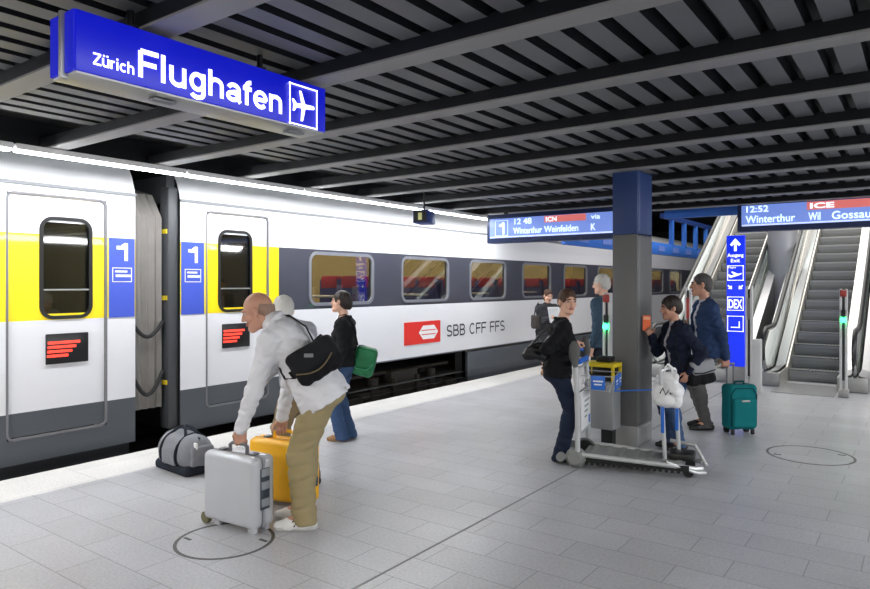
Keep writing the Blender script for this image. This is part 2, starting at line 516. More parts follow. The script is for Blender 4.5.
# move the origin so object coordinates equal place coordinates
struct(MB().box(((PX0 + EX) / 2, 10, -0.25), (EX - PX0, 46, 0.5)).build('trim_1', EDGE))
struct(MB().box((-2.6, 10, -0.0005), (0.016, 46, 0.004)).build('trim_2', mat('joint_dark', (134, 134, 136), 0.7)))
struct(MB().box((PX0 + 0.2, 10, -0.68), (0.3, 46, 0.36)).build('wall_platform_edge', mat('edge_wall', (40, 40, 42), 0.9)))
struct(MB().box((-8.4, 10, -0.95), (4.6, 46, 0.2)).build('track_bed', mat('ballast', (46, 42, 38), 0.95, bump=1.0, bscale=25)))
for x in (-7.45, -8.9):
    struct(MB().box((x, 10, -0.76), (0.07, 46, 0.16)).build('rail', mat('rail_steel', (74, 60, 50), 0.5, 0.6)))
struct(MB().box((-10.8, 10, 1.5), (0.2, 46, 6)).build('wall_track', mat('tunnel_wall', (58, 58, 60), 0.9)))
struct(MB().box((-3, 33.1, 3), (18, 0.2, 9)).build('wall_back', mat('back_wall', (120, 120, 122), 0.9)))
struct(MB().box((-8.5, 10, 4.35), (4.8, 46, 0.2)).build('ceiling_track', DARK))

# corrugated ceiling deck: one sheet whose grooves run along the platform
YC0, YC1, XD0, XD1 = -4.0, 11.55, -5.4, 6.0
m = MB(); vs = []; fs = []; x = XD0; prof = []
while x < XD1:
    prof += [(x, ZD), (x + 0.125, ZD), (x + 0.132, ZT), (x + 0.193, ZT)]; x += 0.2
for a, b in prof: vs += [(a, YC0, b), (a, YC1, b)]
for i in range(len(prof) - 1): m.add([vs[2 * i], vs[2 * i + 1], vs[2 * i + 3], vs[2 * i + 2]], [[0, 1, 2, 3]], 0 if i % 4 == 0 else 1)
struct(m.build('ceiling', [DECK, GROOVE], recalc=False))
struct(MB().box((0.3, 3.8, 3.22), (11.4, 15.5, 0.1)).build('ceiling_slab', DARK))
struct(MB().box((-5.85, 3.8, 3.19), (0.88, 15.5, 0.1)).build('ceiling_soffit', DARK))
# cross beams
b0 = None
for i in range(-6, 9):
    y = 2.70 + 1.01 * i + 0.085
    if b0 is None:
        b0 = MB()
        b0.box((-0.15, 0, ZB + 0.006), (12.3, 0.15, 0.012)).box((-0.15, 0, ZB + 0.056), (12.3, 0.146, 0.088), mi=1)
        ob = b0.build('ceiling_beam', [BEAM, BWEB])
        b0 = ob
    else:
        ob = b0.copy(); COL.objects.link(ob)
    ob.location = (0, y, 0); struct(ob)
# fascia over the light line and its blue continuation past the escalator opening
struct(MB().box((-6.36, 3.8, 3.2), (0.07, 15.6, 0.55)).build('trim_3', mat('fascia_dark', (34, 36, 40), 0.7)))
BLUEP = mat('blue_steel', (58, 116, 210), 0.4, 0.0, 0.08, 3)
BLUED = mat('deep_blue_steel', (30, 58, 122), 0.45, 0.0, 0.08, 3)
struct(MB().box((0.5, 11.62, 2.90), (8.2, 0.10, 0.14)).box((0.5, 11.64, 3.3), (8.2, 0.08, 0.68)).build('trim_4', BLUEP))

# light line above the platform edge
TUBE = emis('lit_diffuser', (248, 251, 255), 24.0)
proto = None
for i in range(8):
    y = -1.6 + 1.62 * i
    if proto is None:
        proto = empty('strip_light')
        MB().box((0, 0, 0.035), (0.11, 1.6, 0.05), bev=0.008).build('housing', WHITEP, proto)
        MB().box((0, 0, 0.006), (0.075, 1.58, 0.03), bev=0.008).build('diffuser', TUBE, proto)
        o = proto
    else: o = copy_tree(proto)
    o.location = (-6.2, y, 2.84)
    tag(o, 'white fluorescent strip light in the lit line above the platform edge', 'lamp', 'strip lights along the platform edge')

# column
c = empty('column', (-2.55, 7.12, 0)); struct(c)
GC = mat('column_grey', (104, 104, 103), 0.5, 0.1, 0.08, 3); BC = mat('column_blue', (30, 56, 108), 0.45, 0.0, 0.08, 3)
for z0, z1, mm, nm in ((0.22, 2.24, GC, 'lower_shaft'), (2.24, 2.92, BC, 'upper_shaft'), (0, 0.22, mat('column_foot', (150, 150, 150), 0.5, 0.2), 'foot')):
    b = MB(); h = z1 - z0; zc = (z0 + z1) / 2
    b.box((0.005, 0.02, zc), (0.24, 0.40, h), bev=0.03, seg=4).box((-0.015, -0.205, zc), (0.27, 0.03, h), bev=0.008).box((0.0, 0.235, zc), (0.24, 0.03, h), bev=0.008)
    struct(b.build(nm, mm, c))

# ------------------------------------------------------------------ Flughafen sign
sg = tag(empty('station_sign', (-2.87, 1.376, 2.60)), 'illuminated blue hanging station sign reading Zürich Flughafen with aircraft symbol', 'sign')
SB = emis('sign_blue', (8, 20, 190), 0.42); SW = emis('sign_white', (255, 255, 255), 1.25)
SL, SH, SD = 1.445, 0.277, 0.225
MB().box((-SD / 2, SL / 2, SH / 2), (SD - 0.02, SL - 0.01, SH - 0.012), bev=0.004).build('sign_box', ALU, sg)
MB().box((-0.006, SL / 2, SH / 2 + 0.006), (0.012, SL, SH - 0.02), bev=0.003).build('front_panel', SB, sg)
b = MB(); b.box((-0.045, -0.001, SH / 2 + 0.006), (0.078, 0.012, SH - 0.022)).box((-0.165, -0.001, SH / 2 + 0.006), (0.10, 0.012, SH - 0.022))
b.build('end_panel', SB, sg)
MB().box((-0.100, -0.006, SH / 2), (0.026, 0.03, SH + 0.01), bev=0.003).build('end_clamp', ALU, sg)
for y in (0.45, 1.28): MB().box((-0.09, y, -0.004), (0.05, 0.12, 0.012), bev=0.004).build('underside_catch', STEELD, sg)
letters('lettering', 'Zürich', SW, sg, (0.0065, 0.065, 0.055), RX, 0.185, 0.052, 0.16, 0.001)
letters('lettering', 'Flughafen', SW, sg, (0.0065, 0.268, 0.053), RX, 0.835, 0.130, 0.17, 0.001)
pic = MB()
q0, q1, z0, z1 = 1.160, 1.372, 0.015, 0.245; t = 0.008
for (ya, yb, za, zb) in ((q0, q1, z0, z0 + t), (q0, q1, z1 - t, z1), (q0, q0 + t, z0, z1), (q1 - t, q1, z0, z1)):
    pic.box((0.0075, (ya + yb) / 2, (za + zb) / 2), (0.003, yb - ya, zb - za))
cy, cz = (q0 + q1) / 2, (z0 + z1) / 2
plane = [(0.085, 0.0), (0.078, 0.010), (0.045, 0.012), (0.012, 0.013), (-0.012, 0.085), (-0.028, 0.085), (-0.016, 0.013), (-0.052, 0.011),
         (-0.072, 0.034), (-0.084, 0.034), (-0.076, 0.0)]
plane = plane + [(a, -b_) for a, b_ in reversed(plane[1:-1])]
ca, sa = math.cos(math.radians(4)), math.sin(math.radians(4))
pic.prism([(cy + (a * ca - b_ * sa), cz + (a * sa + b_ * ca)) for a, b_ in plane], 0.006, 0.009, 'x')
pic.build('aircraft_symbol', SW, sg)
for y in (0.30, 1.05):
    b = MB(); b.cyl((-0.11, y, SH - 0.01), (-0.11, y, 0.44), 0.016).box((-0.11, y, 0.425), (0.1, 0.1, 0.012)).cyl((-0.11, y, 0.30), (-0.11, y, 0.315), 0.035)
    b.build('hanger_rod', BLACK, sg)

# ------------------------------------------------------------------ train
XS = -6.75


def side_grid(mb, ys, zs, holes, colf, x=XS, flip=1):
    ys = sorted(set(round(y, 4) for y in ys)); zs = sorted(set(round(z, 4) for z in zs))
    for i in range(len(ys) - 1):
        for j in range(len(zs) - 1):
            yc, zc = (ys[i] + ys[i + 1]) / 2, (zs[j] + zs[j + 1]) / 2
            if any(h[0] < yc < h[1] and h[2] < zc < h[3] for h in holes): continue
            mb.add([(x, ys[i], zs[j]), (x, ys[i + 1], zs[j]), (x, ys[i + 1], zs[j + 1]), (x, ys[i], zs[j + 1])], [[0, 1, 2, 3]], colf(yc, zc))
    for (a, b_, c_, d_) in holes:       # reveals
        dx = -0.07
        mb.add([(x, a, c_), (x, b_, c_), (x, b_, d_), (x, a, d_), (x + dx, a, c_), (x + dx, b_, c_), (x + dx, b_, d_), (x + dx, a, d_)],
               [[0, 1, 5, 4], [1, 2, 6, 5], [2, 3, 7, 6], [3, 0, 4, 7]], 5)


def rrect(y0, y1, z0, z1, r, n=5):
    pts = []
    for cy_, cz_, a0 in ((y1 - r, z1 - r, 0), (y0 + r, z1 - r, 90), (y0 + r, z0 + r, 180), (y1 - r, z0 + r, 270)):
        for k in range(n + 1):
            a = math.radians(a0 + 90 * k / n); pts.append((cy_ + r * math.cos(a), cz_ + r * math.sin(a)))
    return pts


def ring(mb, y0, y1, z0, z1, r, wdt, x0, x1, mi=0):
    o_ = rrect(y0 - wdt, y1 + wdt, z0 - wdt, z1 + wdt, r + wdt); i_ = rrect(y0, y1, z0, z1, r); n = len(o_)
    vs = [(x1, a, b_) for a, b_ in o_] + [(x1, a, b_) for a, b_ in i_] + [(x0, a, b_) for a, b_ in o_] + [(x0, a, b_) for a, b_ in i_]
    fs = []
    for k in range(n):
        j = (k + 1) % n
        fs += [[k, j, n + j, n + k], [2 * n + k, 3 * n + k, 3 * n + j, 2 * n + j], [k, 2 * n + k, 2 * n + j, j], [n + k, n + j, 3 * n + j, 3 * n + k]]
    mb.add(vs, fs, mi, False)


WMAT = [TWHITE, TYELL, TGREY, TLOW, TROOF, DARK]
ROOF = [(XS, 2.62), (XS - 0.015, 2.72), (XS - 0.07, 2.86), (XS - 0.17, 3.02), (XS - 0.33, 3.17), (XS - 0.6, 3.30), (XS - 1.0, 3.38), (XS - 1.42, 3.40)]
ROOF = ROOF + [(2 * (XS - 1.42) - a, b_) for a, b_ in reversed(ROOF[:-1])]
FRAMEG = mat('window_frame_grey', (128, 130, 138), 0.4, 0.3)
LEDR = emis('display_red', (255, 66, 50), 1.1); LEDB = mat('display_black', (20, 20, 22), 0.3)
SEATB = mat('seat_blue', (60, 62, 130), 0.9); SEATR = mat('seat_red', (176, 44, 60), 0.9)
INT = mat('interior_beige', (176, 160, 112), 0.7); INTL = emis('interior_lamp', (255, 240, 205), 9.0)


def coach(root, Y0, Y1, doors, windows, bogies, skirt_from):
    holes = [(d0, d1, 0.28, 2.56) for d0, d1 in doors] + [(a, b_, 1.44, 2.13) for a, b_ in windows]
    ybands = [Y0, Y1]; dys = []
    for d0, d1 in doors:
        lo_, hi_ = d0 - 0.02, d1 + 0.16
        dys.append((d0, d1)); ybands += [d0, d1, d0 - 0.34, d1 + 0.17]

    def colf(y, z):
        if z < 0.52: return 3
        if z > 2.19 or z < 1.37: return 0
        for d0, d1 in dys:
            if root.get('side') == 1 and d0 - 0.6 < y < d1 + 0.17: return 1
            if root.get('side') == 0 and d0 - 0.5 < y < d1 + 0.5: return 1
        return 2
    b = MB()
    for h in holes: ybands += [h[0], h[1]]
    zsb = [0.05, 0.28, 0.52, 1.37, 1.44, 2.13, 2.19, 2.56, 2.62]
    ybands = [y for y in ybands if Y0 <= y <= Y1]
    bg = [(y - 1.55, y + 1.55, 0.02, 0.50) for y in bogies]
    for q in bg: ybands += [q[0], q[1]]
    zsb.append(0.50)
    hh = holes + [q for q in bg] + ([(skirt_from, Y1, 0.0, 0.50)] if skirt_from else [])
    if skirt_from: ybands.append(skirt_from)
    side_grid(b, ybands, zsb, hh, colf)
    vs = [(a, Y0, z) for a, z in ROOF] + [(a, Y1, z) for a, z in ROOF]; n = len(ROOF)
    b.add(vs, [[k, k + 1, n + k + 1, n + k] for k in range(n - 1)], 4, True)
    xf = XS - 2.84
    b.add([(xf, Y0, 0.05), (xf, Y1, 0.05), (xf, Y1, 2.62), (xf, Y0, 2.62)], [[0, 1, 2, 3]], 0)
    for y in (Y0, Y1):
        b.add([(XS, y, 0.05)] + [(a, y, z) for a, z in ROOF] + [(xf, y, 0.05)], [list(range(n + 2))], 5 if y == Y0 else 4)
    b.add([(XS, Y0, 0.12), (XS, Y1, 0.12), (xf, Y1, 0.12), (xf, Y0, 0.12)], [[0, 1, 2, 3]], 5)
    b.build('coach_body', WMAT, root, recalc=False)
    # gutter line at the shoulder
    MB().box((XS + 0.006, (Y0 + Y1) / 2, 2.655), (0.02, Y1 - Y0, 0.03)).build('roof_gutter', GREYP, root)
    # interior
    b = MB(); b.box((XS - 2.2, (Y0 + Y1) / 2, 1.6), (0.04, Y1 - Y0 - 0.1, 2.0)).box((XS - 1.3, (Y0 + Y1) / 2, 0.62), (2.2, Y1 - Y0 - 0.1, 0.04))
    b.build('interior_wall', INT, root)
    b = MB(); b.box((XS - 1.3, (Y0 + Y1) / 2, 2.58), (0.4, Y1 - Y0 - 0.3, 0.03)); b.build('interior_lamp', INTL, root)
    for d0, d1 in doors:
        b = MB(); yc = (d0 + d1) / 2 + (0.075 if root.get('side') == 0 else -0.035)
        wy0, wy1 = yc - 0.235, yc + 0.235
        side_grid(b, [d0 + 0.015, wy0 + 0.02, wy1 - 0.02, d1 - 0.015], [0.30, 0.52, 1.37, 1.43, 2.19, 2.31, 2.545],
                  [(wy0 + 0.02, wy1 - 0.02, 1.43, 2.31)], colf=lambda y, z: 3 if z < 0.52 else (1 if 1.37 < z < 2.19 else 0), x=XS - 0.018)
        dr = b.build('door', WMAT, root, recalc=False)
        w_ = MB(); ring(w_, wy0 + 0.02, wy1 - 0.02, 1.41, 2.33, 0.09, 0.035, XS - 0.03, XS - 0.008); w_.build('window_frame', BLACK, dr)
        g_ = MB(); g_.prism(rrect(wy0 + 0.01, wy1 - 0.01, 1.40, 2.34, 0.09), XS - 0.034, XS - 0.028, 'x'); g_.build('pane', DGLASS, dr)
        MB().box((XS - 0.022, yc, 1.66), (0.02, 0.46, 0.014)).build('window_bar', ALU, dr)
        b = MB(); ring(b, d0 + 0.012, d1 - 0.012, 0.29, 2.55, 0.05, 0.02, XS - 0.03, XS + 0.004); b.build('door_seal', mat('door_seal_grey', (112, 112, 116), 0.6), root)
        # destination display below the glass
        dp = MB().box((XS - 0.012, yc + 0.005, 1.09), (0.02, 0.40, 0.29), bev=0.006).build('destination_display', LEDB, dr)
        lm = MB()
        for r_ in range(4):
            lm.box((XS + 0.0, yc - 0.03 - 0.02 * r_, 1.15 - 0.042 * r_), (0.006, 0.30 - 0.035 * r_, 0.026))
        lm.build('display_line', LEDR, dp)
    for a, b_ in windows:
        w_ = MB(); ring(w_, a + 0.015, b_ - 0.015, 1.455, 2.115, 0.10, 0.045, XS - 0.02, XS + 0.012); wf = w_.build('window_frame', FRAMEG, root)
        g_ = MB(); g_.prism(rrect(a + 0.01, b_ - 0.01, 1.45, 2.12, 0.10), XS - 0.022, XS - 0.016, 'x'); g_.build('pane', GLASS, wf)
        for s_ in (-0.42, 0.42):
            yc = (a + b_) / 2 + s_
            st = MB(); sgn = 1 if s_ > 0 else -1
            st.box((XS - 0.62, yc, 1.05), (0.9, 0.46, 0.16), bev=0.04).box((XS - 0.62, yc + 0.20 * sgn, 1.42), (0.9, 0.13, 0.74), bev=0.04)
            so = st.build('seat', SEATB, root)
            MB().box((XS - 0.40, yc + 0.195 * sgn, 1.74), (0.36, 0.16, 0.2), bev=0.04).box((XS - 0.84, yc + 0.195 * sgn, 1.74), (0.36, 0.16, 0.2), bev=0.04).build('headrest', SEATR, so)
        MB().box((XS - 0.45, (a + b_) / 2, 1.53), (0.7, 0.40, 0.03), bev=0.01).build('table', WHITEP, root)
    BG = mat('bogie_dark', (52, 48, 44), 0.7, 0.3, 0.2, 8)
    for y in bogies:
        f = MB()
        f.box((XS - 0.25, y, -0.02), (0.14, 2.6, 0.14), bev=0.03).box((XS - 0.25, y, 0.16), (0.2, 0.7, 0.3), bev=0.04)
        for s_ in (-1, 1):
            f.box((XS - 0.2, y + 1.25 * s_, -0.13), (0.26, 0.34, 0.32), bev=0.05).cyl((XS - 0.2, y + 0.75 * s_, -0.1), (XS - 0.2, y + 0.75 * s_, 0.25), 0.09)
            f.cyl((XS - 0.14, y + 0.3 * s_, -0.18), (XS - 0.14, y + 0.3 * s_, 0.2), 0.045)
        f.box((XS - 0.9, y, -0.1), (1.2, 1.2, 0.2)).cyl((XS - 0.3, y - 1.4, 0.28), (XS - 0.3, y + 1.4, 0.28), 0.03)
        bo = f.build('bogie', BG, root)
        for s_ in (-1, 1):
            for x in (-7.45, -8.9):
                MB().cyl((x - 0.06, y + 1.25 * s_, -0.24), (x + 0.06, y + 1.25 * s_, -0.24), 0.44, n=32).cyl((x + 0.06, y + 1.25 * s_, -0.24), (x + 0.10, y + 1.25 * s_, -0.24), 0.12).build('wheel', mat('wheel_steel', (70, 66, 62), 0.5, 0.5), bo)
    # underfloor equipment boxes between the bogies
    return root


def class_panel(root, y0, y1):
    p = MB().box((XS + 0.003, (y0 + y1) / 2, 1.78), (0.008, y1 - y0, 0.82)).build('class_panel', TBLUE, root)
    yc = (y0 + y1) / 2
    letters('class_number', '1', WHITEP, p, (XS + 0.0075, yc - 0.085, 1.955), RX, 0.17, 0.185, 0.2, 0.001)
    b = MB(); a0, a1, c0, c1 = yc - 0.105, yc + 0.105, 1.735, 1.885
    for (ya, yb, za, zb) in ((a0, a1, c0, c0 + .008), (a0, a1, c1 - .008, c1), (a0, a0 + .008, c0, c1), (a1 - .008, a1, c0, c1)):
        b.box((XS + 0.008, (ya + yb) / 2, (za + zb) / 2), (0.003, yb - ya, zb - za))
    b.box((XS + 0.008, yc - 0.01, 1.845), (0.003, 0.13, 0.02)).box((XS + 0.008, yc + 0.01, 1.80), (0.003, 0.16, 0.026))
    b.build('information_frame', WHITEP, p)


c1 = tag(empty('train_coach', (0, 0, 0)), 'white and yellow railway coach nearest the camera, cut off by the left picture edge', 'train')
c1['side'] = 0
coach(c1, -16.0, 3.85, [(2.62, 3.54)], [], [], None)
class_panel(c1, 3.565, 3.84)
c2 = tag(empty('train_coach', (0, 0, 0)), 'railway coach with windows, grey band and red logo behind the waiting passengers', 'train')
c2['side'] = 1
WIN = [(6.35 + 1.985 * k, 6.35 + 1.985 * k + 1.27) for k in range(9)]
coach(c2, 4.38, 28.5, [(4.72, 5.63)], WIN, [8.6], 10.15)
class_panel(c2, 4.39, 4.685)
lg = MB().box((XS + 0.004, 8.875, 0.905), (0.008, 0.99, 0.37)).build('railway_logo', RED, c2)
b = MB(); yc, zc = 9.03, 0.905     # white two-headed arrow with a cross
b.prism([(yc - 0.27, zc), (yc - 0.155, zc + 0.115), (yc + 0.155, zc + 0.115), (yc + 0.27, zc), (yc + 0.155, zc - 0.115), (yc - 0.155, zc - 0.115)], XS + 0.008, XS + 0.010, 'x')
b.build('logo_arrow', WHITEP, lg)
b = MB(); b.box((XS + 0.0105, yc - 0.1, zc + 0.035), (0.002, 0.2, 0.014)).box((XS + 0.0105, yc + 0.1, zc + 0.035), (0.002, 0.2, 0.014)).box((XS + 0.0105, yc, zc - 0.035), (0.002, 0.38, 0.014))
b.build('logo_line', RED, lg)
letters('lettering', 'SBB CFF FFS', mat('lettering_dark', (50, 50, 54), 0.5), c2, (XS + 0.003, 9.55, 0.785), RX, 2.0, 0.21, 0.13, 0.001)
# equipment skirts of the second coach
for a, b_ in ((10.25, 13.6), (13.75, 17.5), (17.7, 23.0)):
    MB().box((XS - 0.155, (a + b_) / 2, 0.12), (0.3, b_ - a, 0.70), bev=0.02).build('underfloor_box', TLOW, c2)
MB().box((XS - 0.15, 5.7, 0.2), (0.26, 2.4, 0.34), bev=0.02).build('underfloor_box', mat('underfloor_dark', (40, 42, 46), 0.5), c2)
MB().box((XS - 0.15, -1.0, 0.0), (0.26, 9.6, 0.40), bev=0.02).build('underfloor_box', mat('underfloor_dark', (40, 42, 46), 0.5), c1)
# gangway between the coaches: ribbed bellows belongs to the nearer coach, end frame to the other
b = MB(); n = 9
for k in range(n):
    y = 3.86 + 0.36 * k / (n - 1)
    dx = 0.035 * (k % 2)
    pts = [(XS - 0.11 - dx, 0.35), (XS - 0.11 - dx, 2.45), (XS - 0.3 - dx, 2.72), (XS - 0.7, 2.82), (XS - 2.1, 2.82), (XS - 2.5, 2.6), (XS - 2.5, 0.35)]
    o_ = [(a, y, z) for a, z in pts]
    if k:
        b.add(prev + o_, [[i, (i + 1) % 7, 7 + (i + 1) % 7, 7 + i] for i in range(7)], 0)
    prev = o_
b.build('gangway_bellows', mat('bellows_grey', (128, 124, 120), 0.75), c1, recalc=False)
b = MB(); b.box((XS - 0.11, 4.31, 1.45), (0.18, 0.13, 2.7), bev=0.03).box((XS - 1.4, 4.32, 2.78), (2.6, 0.1, 0.3))
ef = b.build('end_frame', mat('end_frame_grey', (60, 62, 66), 0.5), c2)
for z in (0.62, 1.56, 2.30):
    MB().box((XS - 0.10, 4.24, z), (0.12, 0.014, 0.05)).build('warning_mark', mat('warn_yellow', (205, 180, 30), 0.5), ef)
b = MB()
for z0_, sag in ((1.30, 0.16), (0.75, 0.24)):
    b = MB(); b.tube([(XS - 0.07, 3.85 + 0.36 * t_, z0_ - sag * math.sin(math.pi * t_)) for t_ in [k / 10 for k in range(11)]], 0.022)
    b.build('jumper_cable', RUBBER, c1)

# ------------------------------------------------------------------ departure boards
BDF = mat('board_frame', (22, 40, 84), 0.4); LCD = emis('lcd_blue', (112, 140, 222), 0.7, (120, 140, 200))
LCDW = emis('lcd_text', (226, 246, 255), 1.15); LCDR = emis('lcd_red', (236, 112, 106), 0.55, (200, 120, 116)); LCDP = emis('lcd_pale', (196, 212, 250), 0.95)


def board(loc, W, label, items):
    r = tag(empty('departure_board', loc), label, 'sign')
    Hh = 0.46
    MB().box((W / 2, 0.10, Hh / 2), (W, 0.20, Hh), bev=0.012).build('board_case', BDF, r)
    MB().box((W / 2, -0.003, 0.235), (W - 0.12, 0.012, 0.31), bev=0.002).build('screen', LCD, r)
    MB().box((W / 2, -0.009, 0.093), (W - 0.14, 0.006, 0.022)).build('screen_edge', LCDP, r)
    for it in items:
        if it[0] == 't':
            text('board_text', it[1], LCDW, r, (it[2], -0.0155, it[3]), RY, it[4], it[5], 0.001, it[6] if len(it) > 6 else 0.008)
        elif it[0] == 'l':
            letters('board_text', it[1], LCDW, r, (it[2], -0.0115, it[3]), RY, it[4], it[5], 0.16, 0.001)
        elif it[0] == 'r':
            MB().box(((it[1] + it[2]) / 2, -0.011, it[3]), (it[2] - it[1], 0.006, it[4])).build('category_bar', LCDR, r)
        elif it[0] == 'f':
            b = MB(); a0, a1, z0_, z1_ = it[1:]
            for (xa, xb, za, zb) in ((a0, a1, z0_, z0_ + .01), (a0, a1, z1_ - .01, z1_), (a0, a0 + .01, z0_, z1_), (a1 - .01, a1, z0_, z1_)):
                b.box(((xa + xb) / 2, -0.011, (za + zb) / 2), (xb - xa, 0.006, zb - za))
            b.build('number_frame', LCDP, r)
    for x in (0.3, W - 0.3):
        MB().box((x, 0.1, Hh + 0.09), (0.05, 0.05, 0.18)).build('hanger', BLACK, r)
    return r


board((-5.76, 9.3, 2.37), 2.42, 'departure board behind the column, showing track number 1 on the left', [
    ('f', 0.16, 0.40, 0.11, 0.36), ('l', '1', 0.22, 0.135, 0.13, 0.19), ('t', '12 48', 0.52, 0.285, 0.30, 0.09), ('t', 'Winterthur', 0.50, 0.135, 0.50, 0.10),
    ('r', 1.04, 1.72, 0.335, 0.10), ('t', 'ICN', 1.07, 0.30, 0.18, 0.07, 0.02), ('t', 'Weinfelden', 1.04, 0.135, 0.56, 0.10), ('t', 'K', 1.80, 0.135, 0.07, 0.10), ('t', 'via', 1.80, 0.30, 0.14, 0.07)])
board((-2.30, 10.9, 2.50), 2.42, 'departure board hanging before the escalators, showing 12:52 and a red train category bar', [
    ('t', '12:52', 0.13, 0.285, 0.30, 0.095), ('t', 'Winterthur', 0.12, 0.125, 0.66, 0.115),
    ('r', 0.93, 2.30, 0.33, 0.115), ('t', 'ICE', 0.97, 0.293, 0.30, 0.075, 0.03), ('t', 'Wil', 0.95, 0.125, 0.15, 0.115), ('t', 'Gossau', 1.24, 0.125, 0.46, 0.115)])

# small hanging boxes
r = tag(empty('hanging_monitor', (-5.3, 7.0, 2.50), math.radians(20)), 'small blue box monitor hanging under the beams in front of the train roof', 'monitor')
MB().box((0, 0, 0.085), (0.20, 0.34, 0.17), bev=0.01).build('monitor_case', BLUED, r)
MB().box((0.0, -0.173, 0.085), (0.17, 0.012, 0.14)).build('monitor_face', BLACK, r)
MB().box((0.0, -0.18, 0.085), (0.05, 0.006, 0.09)).build('monitor_glow', emis('dim_yellow', (190, 190, 130), 0.35), r)
MB().cyl((0, 0, 0.17), (0, 0, 0.52), 0.014).box((0, 0, 0.52), (0.08, 0.08, 0.01)).build('hanger_rod', BLACK, r)
r = tag(empty('loudspeaker', (-3.02, 8.22, 2.62)), 'dark boxy loudspeaker hanging from the ceiling to the right of the column', 'loudspeaker')
MB().box((0, 0, 0.1), (0.26, 0.22, 0.2), bev=0.015).build('speaker_case', BLACK, r)
MB().box((0, -0.113, 0.1), (0.13, 0.008, 0.09), bev=0.003).build('speaker_grille', mat('grille_olive', (84, 86, 68), 0.6), r)
MB().cyl((0, 0, 0.2), (0, 0, 0.42), 0.016).build('hanger_rod', BLACK, r)

# blue guard frame over the platform edge past the ceiling opening
r = tag(empty('blue_guard_frame', (-5.45, 11.5, 2.60)), 'blue steel frame of upright posts over the platform edge behind the column', 'railing')
MB().box((0, 7.4, 0.0), (0.10, 14.8, 0.30), bev=0.01).build('lower_band', BLUEP, r)
for y in [-0.1] + [6.6 + 1.15 * k for k in range(7)]:
    MB().box((0, y, 0.46), (0.10, 0.12, 0.70)).build('post', BLUEP, r)
MB().box((0, 10.1, 0.86), (0.1, 8.6, 0.12)).build('top_rail', BLUED, r)
for k in range(11):
    MB().box((0.055, 0.8 + 1.2 * k, 0.0), (0.012, 0.5, 0.14)).build('pale_plate', mat('plate_pale', (110, 136, 215), 0.4), r)

# ------------------------------------------------------------------ escalators
STEPM = mat('step_metal', (150, 151, 150), 0.45, 0.25, 0.08, 30); SKIRT = mat('skirt_steel', (206, 202, 194), 0.32, 0.55, 0.05, 10)
TANE = math.tan(math.radians(31))


